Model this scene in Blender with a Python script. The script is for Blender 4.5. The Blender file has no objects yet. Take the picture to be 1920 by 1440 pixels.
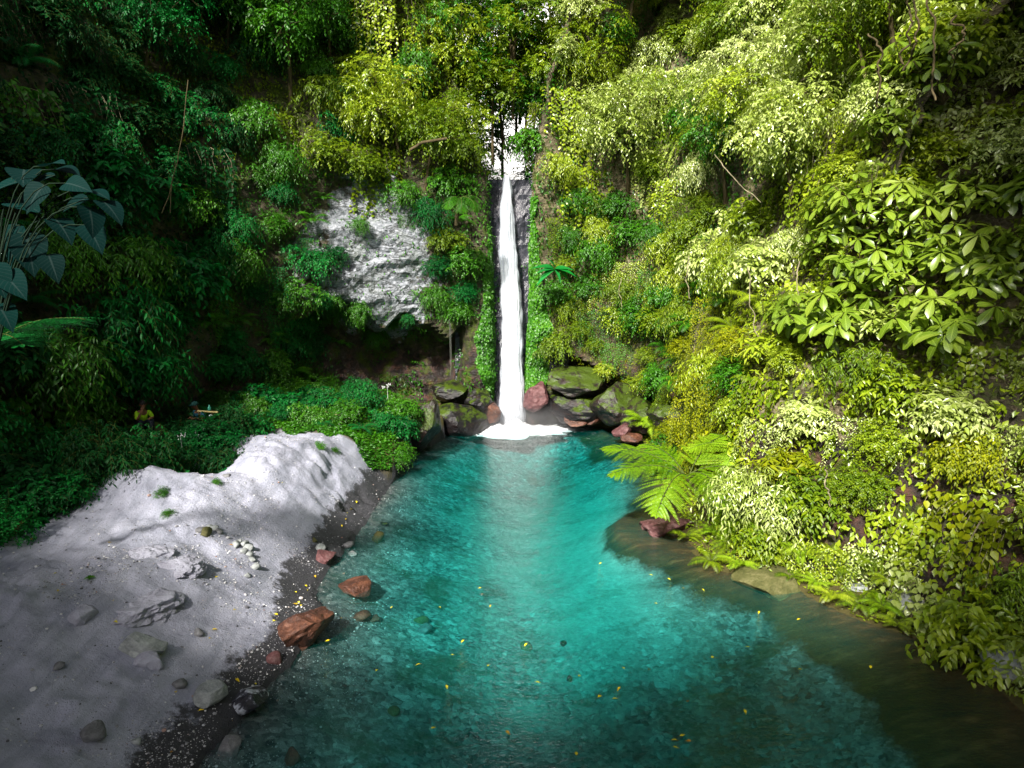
import bpy, bmesh, math, random
import numpy as np
from mathutils import Vector, Matrix
from mathutils.bvhtree import BVHTree

# ------------------------------------------------------------------ camera
scene = bpy.context.scene
C = scene.collection
R_ = math.radians
PITCH = 9.5; CAMZ = 7.0; FPX = 1280.0
cd = bpy.data.cameras.new('camera'); cam = bpy.data.objects.new('camera', cd); C.objects.link(cam)
cam.location = (0, 0, CAMZ); cam.rotation_euler = (R_(90 - PITCH), 0, 0)
cd.lens = 24.0; cd.sensor_width = 36.0; cd.clip_start = 0.1; cd.clip_end = 600
scene.camera = cam

# ------------------------------------------------------------------ light
TO_SUN = Vector((-0.30, -0.68, 0.67)).normalized()
sun_el = math.asin(TO_SUN.z); sun_az = math.atan2(TO_SUN.x, TO_SUN.y)
w = bpy.data.worlds.new('World'); scene.world = w; w.use_nodes = True
nt = w.node_tree; nt.nodes.clear()
sk = nt.nodes.new('ShaderNodeTexSky'); sk.sky_type = 'NISHITA'; sk.sun_disc = False
sk.sun_elevation = sun_el; sk.sun_rotation = sun_az; sk.dust_density = 4.0; sk.ozone_density = 1.0; sk.air_density = 1.0
hs = nt.nodes.new('ShaderNodeHueSaturation'); hs.inputs['Saturation'].default_value = 0.45
bg = nt.nodes.new('ShaderNodeBackground'); bg.inputs['Strength'].default_value = 0.06
ow = nt.nodes.new('ShaderNodeOutputWorld')
nt.links.new(sk.outputs[0], hs.inputs['Color']); nt.links.new(hs.outputs[0], bg.inputs['Color']); nt.links.new(bg.outputs[0], ow.inputs['Surface'])
sd = bpy.data.lights.new('sun', 'SUN'); sd.energy = 5.0; sd.angle = R_(4.0); sd.color = (1.0, 0.95, 0.86)
so = bpy.data.objects.new('sun', sd); C.objects.link(so)
so.rotation_euler = (-TO_SUN).to_track_quat('-Z', 'Y').to_euler(); so.location = TO_SUN * 60
scene.view_settings.view_transform = 'Standard'; scene.view_settings.look = 'None'
scene.view_settings.gamma = 1.0; scene.view_settings.exposure = 1.0
scene.render.engine = 'CYCLES'
cy = scene.cycles
cy.max_bounces = 7; cy.diffuse_bounces = 3; cy.glossy_bounces = 3; cy.transmission_bounces = 4
cy.transparent_max_bounces = 24; cy.volume_bounces = 0; cy.use_denoising = True
cy.sample_clamp_indirect = 6.0; cy.caustics_reflective = False; cy.caustics_refractive = False

# ------------------------------------------------------------------ maths helpers
def ray(px, py):
    a = (px - 960) / FPX; b = -(py - 720) / FPX; p = R_(PITCH)
    d = Vector((a, math.cos(p) + b * math.sin(p), -math.sin(p) + b * math.cos(p)))
    return Vector((0, 0, CAMZ)), d.normalized()
def on_z(px, py, z=0.0):
    o, d = ray(px, py); t = (z - o.z) / d.z; return o + d * t
def on_y(px, py, y):
    o, d = ray(px, py); t = y / d.y; return o + d * t

def _hash(ix, iy, iz, seed):
    h = (ix.astype(np.int64) * 374761393 + iy.astype(np.int64) * 668265263 + iz.astype(np.int64) * 2147483647 + seed * 1274126177) & 0xFFFFFFFF
    h = ((h ^ (h >> 13)) * 1274126177) & 0xFFFFFFFF
    h = (h ^ (h >> 16)) & 0xFFFFFFFF
    h = (h * 2246822519) & 0xFFFFFFFF
    return ((h ^ (h >> 15)) & 0xFFFFFF) / float(0xFFFFFF)
def vnoise(P, seed=0):
    F = np.floor(P); f = P - F; f = f * f * (3 - 2 * f); I = F.astype(np.int64)
    r = 0
    for dx in (0, 1):
        wx = f[:, 0] if dx else 1 - f[:, 0]
        for dy in (0, 1):
            wy = f[:, 1] if dy else 1 - f[:, 1]
            for dz in (0, 1):
                wz = f[:, 2] if dz else 1 - f[:, 2]
                r = r + wx * wy * wz * _hash(I[:, 0] + dx, I[:, 1] + dy, I[:, 2] + dz, seed)
    return r * 2 - 1
def fbm(P, octv=4, seed=0, gain=0.5):
    r = 0; a = 1.0; s = 0
    for k in range(octv):
        r = r + a * vnoise(P * (2.03 ** k) + 17.3 * k, seed + k); s += a; a *= gain
    return r / s
def ridged(P, octv=4, seed=0):
    r = 0; a = 1.0; s = 0
    for k in range(octv):
        r = r + a * (1 - 2 * np.abs(vnoise(P * (2.03 ** k) + 9.1 * k, seed + k))); s += a; a *= 0.5
    return r / s
def sstep(a, b, x):
    t = np.clip((x - a) / (b - a), 0, 1); return t * t * (3 - 2 * t)
def interp(x, pts):
    xs, ys = zip(*pts); return np.interp(x, xs, ys)

# ------------------------------------------------------------------ object helpers
def props(o, label=None, cat=None, group=None, kind=None):
    if label: o['label'] = label
    if cat: o['category'] = cat
    if group: o['group'] = group
    if kind: o['kind'] = kind
    return o
def empty(name, loc=(0, 0, 0), rz=0, label=None, cat=None, group=None):
    o = bpy.data.objects.new(name, None); C.objects.link(o); o.location = loc; o.rotation_euler = (0, 0, rz)
    o.empty_display_size = 0.2
    return props(o, label, cat, group)

class MB:
    """collects geometry as arrays, builds one mesh"""
    def __init__(s):
        s.V = []; s.F = []; s.A = []; s.n = 0
    def add(s, V, F, A=None):
        V = np.asarray(V, float); F = np.asarray(F, np.int64)
        s.V.append(V); s.F.append(F + s.n)
        s.A.append(np.zeros((len(V), 3)) if A is None else A); s.n += len(V)
    def mesh(s, name, mat, smooth=True, faces_smooth=None):
        me = bpy.data.meshes.new(name)
        V = np.concatenate(s.V); nv = len(V)
        loops = np.concatenate([f.ravel() for f in s.F])
        sizes = np.concatenate([np.full(len(f), f.shape[1]) for f in s.F])
        me.vertices.add(nv); me.vertices.foreach_set('co', V.astype(np.float32).ravel())
        me.loops.add(len(loops)); me.loops.foreach_set('vertex_index', loops.astype(np.int32))
        me.polygons.add(len(sizes))
        st = np.concatenate([[0], np.cumsum(sizes)[:-1]])
        me.polygons.foreach_set('loop_start', st.astype(np.int32))
        me.polygons.foreach_set('use_smooth', np.full(len(sizes), smooth, bool))
        at = me.attributes.new('lf', 'FLOAT_VECTOR', 'POINT')
        at.data.foreach_set('vector', np.concatenate(s.A).astype(np.float32).ravel())
        me.update(calc_edges=True)
        if mat: me.materials.append(mat)
        return me
    def obj(s, name, mat, parent=None, smooth=True):
        o = bpy.data.objects.new(name, s.mesh(name, mat, smooth)); C.objects.link(o)
        if parent: o.parent = parent
        return o

def link_copy(root, loc, rot=(0, 0, 0), scale=1.0, label=None, cat=None, group=None):
    r = root.copy(); C.objects.link(r); r.location = loc; r.rotation_euler = rot
    r.scale = (scale,) * 3 if not hasattr(scale, '__len__') else scale
    props(r, label, cat, group)
    for ch in list(root.children):
        c = ch.copy(); C.objects.link(c); c.parent = r
        for g in list(ch.children):
            e = g.copy(); C.objects.link(e); e.parent = c
    return r

# ------------------------------------------------------------------ material helpers
class NT:
    def __init__(s, name):
        s.m = bpy.data.materials.new(name); s.m.use_nodes = True; s.t = s.m.node_tree; s.t.nodes.clear()
        s.out = s.n('OutputMaterial')
    def n(s, typ, **kw):
        nd = s.t.nodes.new('ShaderNode' + typ)
        for k, v in kw.items():
            if k in nd.inputs.keys(): s.set(nd.inputs[k], v)
            else: setattr(nd, k, v)
        return nd
    def set(s, sock, v):
        if isinstance(v, bpy.types.NodeSocket): s.t.links.new(v, sock)
        elif hasattr(v, '__len__') and len(v) == 3 and sock.type == 'RGBA': sock.default_value = (*v, 1)
        else: sock.default_value = v
    def math(s, op, a, b=0.0, clamp=False):
        nd = s.t.nodes.new('ShaderNodeMath'); nd.operation = op; nd.use_clamp = clamp
        s.set(nd.inputs[0], a); s.set(nd.inputs[1], b); return nd.outputs[0]
    def mix(s, f, a, b):
        nd = s.t.nodes.new('ShaderNodeMix'); nd.data_type = 'RGBA'
        s.set(nd.inputs[0], f); s.set(nd.inputs[6], a); s.set(nd.inputs[7], b); return nd.outputs[2]
    def ramp(s, f, stops, interp='LINEAR'):
        nd = s.t.nodes.new('ShaderNodeValToRGB'); cr = nd.color_ramp; cr.interpolation = interp
        while len(cr.elements) < len(stops): cr.elements.new(0.5)
        for e, (p, c) in zip(cr.elements, stops):
            e.position = p; e.color = (*c, 1) if hasattr(c, '__len__') else (c, c, c, 1)
        s.set(nd.inputs[0], f); return nd.outputs[0]
    def coords(s, scale=(1, 1, 1), rot=(0, 0, 0), obj=True):
        if obj: src = s.n('TexCoord').outputs['Object']
        else: src = s.n('NewGeometry').outputs['Position']
        mp = s.n('Mapping'); mp.inputs['Scale'].default_value = scale; mp.inputs['Rotation'].default_value = rot
        s.t.links.new(src, mp.inputs['Vector']); return mp.outputs[0]
    def noise(s, vec, scale, detail=4, rough=0.55, dist=0.0):
        nd = s.n('TexNoise'); nd.inputs['Scale'].default_value = scale; nd.inputs['Detail'].default_value = detail
        nd.inputs['Roughness'].default_value = rough; nd.inputs['Distortion'].default_value = dist
        s.t.links.new(vec, nd.inputs['Vector']); return nd.outputs['Fac']
    def voro(s, vec, scale, feature='F1', out='Distance', rnd=1.0):
        nd = s.n('TexVoronoi'); nd.feature = feature; nd.inputs['Scale'].default_value = scale
        nd.inputs['Randomness'].default_value = rnd
        s.t.links.new(vec, nd.inputs['Vector']); return nd.outputs[out]
    def bump(s, h, strength=0.5, dist=0.05, normal=None):
        nd = s.n('Bump'); nd.inputs['Strength'].default_value = strength; nd.inputs['Distance'].default_value = dist
        s.t.links.new(h, nd.inputs['Height'])
        if normal: s.t.links.new(normal, nd.inputs['Normal'])
        return nd.outputs[0]
    def surf(s, sh, vol=None):
        s.t.links.new(sh, s.out.inputs['Surface'])
        if vol: s.t.links.new(vol, s.out.inputs['Volume'])
        return s.m
    def sep(s, v):
        nd = s.n('SeparateXYZ'); s.t.links.new(v, nd.inputs[0]); return nd.outputs
    def pbsdf(s, color, rough=0.6, spec=0.4, normal=None, **kw):
        nd = s.n('BsdfPrincipled'); s.set(nd.inputs['Base Color'], color); s.set(nd.inputs['Roughness'], rough)
        s.set(nd.inputs['Specular IOR Level'], spec)
        if normal: s.t.links.new(normal, nd.inputs['Normal'])
        for k, v in kw.items(): s.set(nd.inputs[k], v)
        return nd.outputs[0]
    def mixsh(s, f, a, b):
        nd = s.n('MixShader'); s.set(nd.inputs[0], f); s.t.links.new(a, nd.inputs[1]); s.t.links.new(b, nd.inputs[2]); return nd.outputs[0]

def leaf_mat(name, stops, rough=0.38, spec=0.5, trans=0.3, vein=0.0, coat=0.0):
    t = NT(name)
    a = t.n('Attribute'); a.attribute_name = 'lf'
    x, u, v = t.sep(a.outputs['Vector'])[:3]
    oi = t.n('ObjectInfo').outputs['Random']
    pos = t.coords(obj=False)
    big = t.noise(pos, 0.35, 2)
    f = t.math('ADD', t.math('MULTIPLY', x, 0.62), t.math('MULTIPLY', oi, 0.18))
    f = t.math('ADD', f, t.math('MULTIPLY', t.math('SUBTRACT', big, 0.35), 0.55), clamp=True)
    col = t.ramp(f, stops)
    if vein:
        au = t.math('ABSOLUTE', u)
        rib = t.math('LESS_THAN', au, 0.07)
        side = t.math('LESS_THAN', t.math('FRACT', t.math('ADD', t.math('MULTIPLY', v, 9.0), t.math('MULTIPLY', au, -2.2))), 0.12)
        m = t.math('MULTIPLY', t.math('MAXIMUM', rib, t.math('MULTIPLY', side, 0.6)), vein)
        col = t.mix(m, col, tuple(min(1, c * 1.6 + 0.04) for c in stops[-2][1]))
    gn = t.n('NewGeometry').outputs['Backfacing']
    hsv = t.n('HueSaturation'); hsv.inputs['Value'].default_value = 1.35; hsv.inputs['Hue'].default_value = 0.49
    t.t.links.new(col, hsv.inputs['Color'])
    pb = t.pbsdf(col, rough, spec)
    if coat:
        nd = [n for n in t.t.nodes if n.type == 'BSDF_PRINCIPLED'][0]; nd.inputs['Coat Weight'].default_value = coat; nd.inputs['Coat Roughness'].default_value = 0.25
    tr = t.n('BsdfTranslucent'); t.t.links.new(hsv.outputs[0], tr.inputs['Color'])
    return t.surf(t.mixsh(trans, pb, tr.outputs[0]))

M = {}
M['lime'] = leaf_mat('lime_leaf', [(0.0, (0.05, 0.10, 0.004)), (0.35, (0.19, 0.29, 0.006)), (0.7, (0.38, 0.48, 0.02)), (1.0, (0.62, 0.68, 0.14))], 0.36, 0.6, 0.3, coat=0.3)
M['whorl'] = leaf_mat('broad_leaf', [(0.0, (0.06, 0.12, 0.006)), (0.4, (0.15, 0.25, 0.012)), (0.75, (0.26, 0.36, 0.03)), (1.0, (0.42, 0.50, 0.12))], 0.33, 0.7, 0.25, vein=0.5, coat=0.5)
M['pale'] = leaf_mat('sheen_tinted_leaf', [(0.0, (0.08, 0.13, 0.01)), (0.35, (0.30, 0.40, 0.05)), (0.7, (0.58, 0.66, 0.24)), (1.0, (0.84, 0.88, 0.60))], 0.3, 0.8, 0.25, coat=0.5)  # sky sheen painted into the leaf colour, up to near white
M['gold'] = leaf_mat('golden_leaf', [(0.0, (0.07, 0.10, 0.002)), (0.4, (0.20, 0.25, 0.003)), (0.75, (0.40, 0.42, 0.006)), (1.0, (0.58, 0.54, 0.03))], 0.45, 0.35, 0.35)
M['yellow'] = leaf_mat('yellow_green_leaf', [(0.0, (0.04, 0.09, 0.003)), (0.4, (0.11, 0.20, 0.004)), (0.75, (0.24, 0.33, 0.008)), (1.0, (0.42, 0.46, 0.03))], 0.42, 0.4, 0.35)
M['green'] = leaf_mat('green_leaf', [(0.0, (0.010, 0.06, 0.003)), (0.4, (0.032, 0.15, 0.005)), (0.75, (0.08, 0.28, 0.008)), (1.0, (0.20, 0.42, 0.02))], 0.4, 0.45, 0.3)
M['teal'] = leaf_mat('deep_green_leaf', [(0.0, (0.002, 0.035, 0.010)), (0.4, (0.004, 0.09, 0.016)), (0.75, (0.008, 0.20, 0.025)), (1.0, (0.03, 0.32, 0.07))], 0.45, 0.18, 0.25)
M['dark'] = leaf_mat('shade_tinted_leaf', [(0.0, (0.002, 0.02, 0.006)), (0.5, (0.005, 0.05, 0.010)), (1.0, (0.012, 0.10, 0.018))], 0.5, 0.10, 0.2)  # leaf colours darkened to stand in for shade on the left
M['aroid'] = leaf_mat('shade_tinted_heart_leaf', [(0.0, (0.001, 0.010, 0.009)), (0.5, (0.001, 0.018, 0.016)), (1.0, (0.003, 0.032, 0.026))], 0.7, 0.06, 0.15, vein=0.4)  # base colour darkened in place of shade falling on this plant
M['frond'] = leaf_mat('fern_frond_leaf', [(0.0, (0.10, 0.24, 0.004)), (0.5, (0.24, 0.42, 0.01)), (1.0, (0.46, 0.58, 0.04))], 0.42, 0.35, 0.35)
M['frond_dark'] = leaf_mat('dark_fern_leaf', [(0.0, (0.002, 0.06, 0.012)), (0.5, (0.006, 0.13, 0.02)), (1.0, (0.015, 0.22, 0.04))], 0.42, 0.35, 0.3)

def bark_mat(name, a, b):
    t = NT(name); v = t.coords((1, 1, 0.25)); n = t.noise(v, 14, 6)
    return t.surf(t.pbsdf(t.ramp(n, [(0.3, a), (0.7, b)]), 0.85, 0.2, t.bump(n, 0.6, 0.03)))
M['bark'] = bark_mat('bark', (0.035, 0.028, 0.012), (0.13, 0.10, 0.05))
M['pale_bark'] = bark_mat('pale_bark', (0.16, 0.14, 0.08), (0.42, 0.36, 0.24))
M['darkstem'] = bark_mat('dark_stem', (0.004, 0.012, 0.006), (0.012, 0.03, 0.016))
M['stem'] = bark_mat('stem', (0.04, 0.06, 0.01), (0.10, 0.13, 0.03))

# ------------------------------------------------------------------ the lie of the land
SHORE_L = [on_z(*p) for p in [(835, 822), (800, 838), (765, 862), (742, 890), (712, 940), (665, 1010), (622, 1062), (596, 1110), (600, 1170), (548, 1240), (480, 1300), (425, 1380), (370, 1440)]]
SHORE_R = [on_z(*p) for p in [(1120, 800), (1165, 808), (1200, 835), (1225, 870), (1250, 930), (1275, 985), (1305, 1040), (1345, 1072), (1420, 1083), (1500, 1108), (1580, 1148), (1640, 1168), (1720, 1195), (1800, 1235), (1860, 1280), (1920, 1330)]]
SL = [(p.x, p.y) for p in SHORE_L]; SR = [(p.x, p.y) for p in SHORE_R]
POOL = [(-1.2, 31.2), (-3.0, 30.2)] + SL + [(-3.9, 5.0), (-3.6, -14)] + [(15.5, -14), (12.5, 4.0)] + SR[::-1] + [(1.6, 31.2)]
POOL = np.array(POOL)
def poly_dist(X, Y, P):
    """signed distance, negative inside"""
    d = np.full(X.shape, 1e9); ins = np.zeros(X.shape, bool)
    n = len(P)
    for i in range(n):
        ax, ay = P[i]; bx, by = P[(i + 1) % n]
        ex, ey = bx - ax, by - ay
        t = np.clip(((X - ax) * ex + (Y - ay) * ey) / (ex * ex + ey * ey), 0, 1)
        d = np.minimum(d, np.hypot(X - ax - t * ex, Y - ay - t * ey))
        c = ((ay > Y) != (by > Y)) & (X < (bx - ax) * (Y - ay) / (by - ay + 1e-12) + ax)
        ins ^= c
    return np.where(ins, -d, d)
SLa = np.array(SL + [(-3.9, 5.0), (-3.6, -14)]); SRa = np.array([(12.5, 4.0)] + SR[::-1])
def line_dist(X, Y, P):
    d = np.full(X.shape, 1e9)
    for i in range(len(P) - 1):
        ax, ay = P[i]; bx, by = P[i + 1]; ex, ey = bx - ax, by - ay
        t = np.clip(((X - ax) * ex + (Y - ay) * ey) / (ex * ex + ey * ey), 0, 1)
        d = np.minimum(d, np.hypot(X - ax - t * ex, Y - ay - t * ey))
    return d

def ground_z(X, Y):
    P3 = np.stack([X, Y, np.zeros_like(X)], 1)
    wob = 0.16 * fbm(P3 * 1.1, 3, 5)
    d = poly_dist(X, Y, POOL) + wob
    dl = line_dist(X, Y, SLa); dr = line_dist(X, Y, SRa)
    # pool bed: shelves gently from the sand, steeply from the rock
    dep = np.where(d < 0, -d, 0)
    k = np.minimum(dl * 0.20, 1.0)
    bed = -(0.95 * (1 - np.exp(-dep / 3.6)) + 0.75 * (1 - np.exp(-np.minimum(dl, dr + 0.5) / 5.0)) * (dep > 0) * (1 - np.exp(-dep / 1.5)))
    bed = bed + 0.07 * fbm(P3 * 0.9, 4, 11)
    deep = sstep(16, 30, Y) * sstep(0.8, 4.5, dep); bed = bed - 0.55 * deep
    # brown rock shelf under water by the tree fern
    shelf = np.exp(-(((X - 3.9) / 1.2) ** 2 + ((Y - 17.8) / 1.3) ** 2)); bed = bed + 1.25 * shelf * (dep > 0) * (1 - np.exp(-dep / 0.5))
    sd_ = X - np.interp(Y, [-12, 5, 9, 12.5, 16, 19], [6.4, 6.0, 5.8, 6.0, 4.9, 4.6]) + 0.5 * fbm(P3 * 0.8, 3, 15)
    bed = bed * (1 - 0.72 * sstep(-1.0, 1.6, sd_) * sstep(20.5, 18, Y))
    bed = np.where(d < 0, np.minimum(bed, -0.02 * np.minimum(dep * 5, 1)), bed)
    # land, left: sand bank
    top = 1.62 + 0.25 * fbm(P3 * 0.23, 3, 21)
    slope_w = interp(Y, [(-10, 5.0), (8, 4.6), (13, 4.2), (17, 3.4), (20, 2.2), (23, 1.3), (30, 1.5)])
    L = top * sstep(-0.15, 1.0, d / slope_w) ** 0.85
    # the big heap and its far edge
    heap = np.exp(-(((X + 6.2) / 2.4) ** 2 + ((Y - 19.2) / 2.0) ** 2)); L = L + 0.42 * heap * sstep(0.5, 2.0, d)
    heap2 = np.exp(-(((X + 9.0) / 1.5) ** 2 + ((Y - 15.9) / 1.1) ** 2)); L = L + 0.6 * heap2
    gully = np.exp(-(((X + 8.8) / 0.9) ** 2 + ((Y - 18.2) / 0.8) ** 2)); L = L - 1.1 * gully
    back = sstep(20.8, 22.2, Y + 0.15 * X + 0.5 * wob * 4); L = L * (1 - back) + back * (0.9 + 0.25 * np.maximum(0, -X - 4))
    mnd = np.exp(-(((X + 5.6) / 1.7) ** 2 + ((Y - 24.8) / 1.6) ** 2)); L = L + 1.0 * mnd
    # run-off furrows, down the slope
    u = (X * 0.62 + Y * 0.78); vv = (X * 0.78 - Y * 0.62)
    fur = fbm(np.stack([u * 2.6, vv * 0.45, np.zeros_like(u)], 1), 3, 31)
    amp = sstep(0.6, 2.0, d)
    L = L + amp * (0.07 * fur + 0.05 * fbm(P3 * 2.4, 4, 41))
    clod = np.maximum(0, fbm(P3 * 0.55, 2, 51) - 0.12); L = L + amp * clod * 0.55 * (0.4 + np.abs(fbm(P3 * 4.5, 3, 61)))
    L = L + amp * (0.045 * fbm(P3 * 5.5, 3, 71) + 0.045 * np.maximum(0, ridged(P3 * 2.1, 3, 73) - 0.1) * sstep(0.0, 0.3, fbm(P3 * 0.5, 2, 74) + 0.1))
    scar = np.exp(-(((X + 4.9) / 1.5) ** 2 + ((Y - 18.9) / 1.2) ** 2)); L = L - scar * (0.32 * np.maximum(0, ridged(P3 * 1.6, 4, 77) - 0.05) + 0.14 * np.abs(fbm(P3 * 4.5, 3, 78)))
    # land, right: foot of the hillside
    Rr = 0.35 * np.minimum(d, 2.5) + 0.25 * fbm(P3 * 0.8, 4, 81)
    land = np.where((X > 0.5) & (Y < 60), Rr, L)
    z = np.where(d < 0, bed, np.maximum(land, 0.01 + 0.02 * np.minimum(d, 1)))
    z = np.where(Y > 31.4, 0.5, z)
    return z, d

def axis(parts):
    out = [np.array([parts[0][0]])]
    for a, b, s in parts: out.append(np.linspace(a, b, max(2, int(round((b - a) / s)) + 1))[1:])
    return np.concatenate(out)
gx = axis([(-90, -20, 5), (-20, -12, 0.4), (-12, 1, 0.065), (1, 12, 0.12), (12, 22, 0.4), (22, 90, 5)])
gy = axis([(-70, -10, 4), (-10, 6, 0.3), (6, 24, 0.075), (24, 32, 0.15), (32, 90, 4)])
GX, GY = np.meshgrid(gx, gy); GXf, GYf = GX.ravel(), GY.ravel()
GZ, GD = ground_z(GXf, GYf)
def grid_faces(nx, ny):
    i = np.arange(ny - 1)[:, None] * nx + np.arange(nx - 1)[None, :]
    return np.stack([i, i + 1, i + nx + 1, i + nx], -1).reshape(-1, 4)

# ground material: pale volcanic sand, wet black sand at the edge, gravel bed, brown silt by the right bank
def ground_mat():
    t = NT('sand_and_gravel')
    a = t.n('Attribute'); a.attribute_name = 'lf'
    dist, right, zz = t.sep(a.outputs['Vector'])[:3]
    p = t.coords()
    n1 = t.noise(p, 1.7, 6, 0.6); n2 = t.noise(p, 14, 4, 0.7); n3 = t.noise(p, 70, 3, 0.7)
    dry = t.ramp(n1, [(0.25, (0.32, 0.33, 0.42)), (0.55, (0.48, 0.49, 0.60)), (0.8, (0.58, 0.59, 0.70))])
    speck = t.ramp(n3, [(0.30, 0.0), (0.36, 1.0)]); dry = t.mix(t.math('MULTIPLY', t.math('SUBTRACT', 1.0, speck), 0.45), dry, (0.16, 0.16, 0.19))
    stk = t.noise(t.coords((2.6, 0.35, 1.0), (0, 0, -0.67)), 1.6, 6, 0.65)
    dry = t.mix(t.ramp(stk, [(0.44, 0.0), (0.62, 0.55)]), dry, (0.26, 0.28, 0.35))
    # damp stains of darker sand
    damp = t.ramp(t.noise(t.coords((0.55, 1.6, 1.0), (0, 0, 0.5)), 0.9, 5, 0.7), [(0.58, 0.0), (0.68, 1.0)])
    dry = t.mix(t.math('MULTIPLY', damp, 0.45), dry, (0.13, 0.135, 0.16))
    wet = t.mix(n2, (0.020, 0.021, 0.027), (0.085, 0.085, 0.095))
    edge = t.math('ADD', dist, t.math('MULTIPLY', t.math('SUBTRACT', n1, 0.5), -1.3))
    edge = t.math('ADD', edge, t.math('MULTIPLY', t.math('SUBTRACT', n2, 0.5), -0.5))
    fw = t.ramp(t.math('DIVIDE', edge, 3.0), [(0.20, 1.0), (0.26, 0.0)])
    land = t.mix(fw, dry, wet)
    # bed: pale pebbles of many tints
    w1 = t.n('VectorMath'); w1.operation = 'ADD'
    nz = t.n('TexNoise'); nz.inputs['Scale'].default_value = 3.5; nz.inputs['Detail'].default_value = 3; t.t.links.new(p, nz.inputs['Vector'])
    sc = t.n('VectorMath'); sc.operation = 'SCALE'; sc.inputs['Scale'].default_value = 0.22; t.t.links.new(nz.outputs['Color'], sc.inputs[0])
    t.t.links.new(p, w1.inputs[0]); t.t.links.new(sc.outputs[0], w1.inputs[1]); wp = w1.outputs[0]
    vc = t.voro(wp, 8.0, out='Color'); vx, vy, vz = t.sep(vc)[:3]
    vd = t.voro(wp, 8.0)
    vc2 = t.sep(t.voro(wp, 15, out='Color'))[0]
    peb = t.ramp(vx, [(0.0, (0.05, 0.06, 0.06)), (0.25, (0.22, 0.23, 0.23)), (0.65, (0.40, 0.42, 0.41)), (0.90, (0.60, 0.62, 0.60)), (0.95, (1.0, 1.0, 1.0))])
    peb2 = t.ramp(vc2, [(0.0, (0.06, 0.07, 0.07)), (0.5, (0.36, 0.38, 0.36)), (0.9, (0.60, 0.62, 0.60)), (1.0, (1.0, 1.0, 1.0))])
    peb = t.mix(0.5, peb, peb2)
    fine = t.ramp(t.noise(p, 3.0, 8, 0.75), [(0.3, (0.46, 0.48, 0.44)), (0.7, (0.80, 0.82, 0.76))])
    sv_ = t.n('VectorMath'); sv_.operation = 'MULTIPLY_ADD'; t.t.links.new(p, sv_.inputs[0]); sv_.inputs[1].default_value = (0.26, 0.125, 0); sv_.inputs[2].default_value = (-0.26 * 2.0, -0.125 * 18.5, 0)
    sl_ = t.n('VectorMath'); sl_.operation = 'LENGTH'; t.t.links.new(sv_.outputs[0], sl_.inputs[0])
    sandy = t.ramp(t.math('ADD', sl_.outputs['Value'], t.math('MULTIPLY', t.math('SUBTRACT', t.noise(p, 0.5, 6, 0.65), 0.5), 1.6)), [(0.4, 0.8), (1.35, 0.0)])
    mot = t.ramp(t.noise(p, 0.9, 8, 0.72), [(0.36, 0.55), (0.62, 1.15)]); mm = t.n('MixRGB'); mm.blend_type = 'MULTIPLY'; mm.inputs[0].default_value = 1.0; t.t.links.new(peb, mm.inputs[1]); t.t.links.new(mot, mm.inputs[2])
    bed = t.mix(sandy, mm.outputs[0], fine)
    alg = t.ramp(t.noise(t.coords((1, 1.7, 1), (0, 0, 0.4)), 0.45, 9, 0.75), [(0.52, 0.0), (0.60, 1.0)])
    bed = t.mix(t.math('MULTIPLY', t.math('MULTIPLY', alg, t.math('SUBTRACT', 1.0, t.math('MULTIPLY', sandy, 0.85))), 0.75), bed, (0.05, 0.10, 0.045))
    # dark wet gravel close to the left shore, brown silt on the right
    shl = t.ramp(t.math('DIVIDE', t.math('ADD', t.math('MULTIPLY', dist, -1.0), t.math('MULTIPLY', n1, 0.6)), 3.0), [(0.12, 1.0), (0.75, 0.0)])
    bed = t.mix(t.math('MULTIPLY', shl, 0.8), bed, t.mix(vx, (0.03, 0.035, 0.045), (0.16, 0.15, 0.15)))
    brn = t.noise(t.coords((0.7, 2.2, 1), (0, 0, -0.55)), 1.6, 7, 0.7)
    brown = t.ramp(brn, [(0.3, (0.018, 0.013, 0.006)), (0.52, (0.09, 0.042, 0.011)), (0.72, (0.26, 0.14, 0.05))])
    br = t.ramp(t.math('ADD', right, t.math('ADD', t.math('MULTIPLY', t.math('SUBTRACT', n1, 0.5), 1.3), t.math('MULTIPLY', t.math('SUBTRACT', n2, 0.5), 0.5))), [(0.30, 0.0), (0.72, 1.0)])
    bed = t.mix(br, bed, brown)
    under = t.math('LESS_THAN', zz, 0.0)
    land = t.mix(br, land, t.mix(n2, (0.05, 0.04, 0.012), (0.14, 0.12, 0.04)))
    col = t.mix(under, land, bed)
    h = t.math('ADD', t.math('MULTIPLY', n2, 0.6), t.math('MULTIPLY', n3, 0.4))
    h = t.math('ADD', h, t.math('MULTIPLY', t.math('MULTIPLY', vd, under), -0.25))
    rough = t.math('SUBTRACT', 0.92, t.math('MULTIPLY', fw, 0.35))
    return t.surf(t.pbsdf(col, rough, 0.3, t.bump(h, 1.0, 0.07)))

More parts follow.
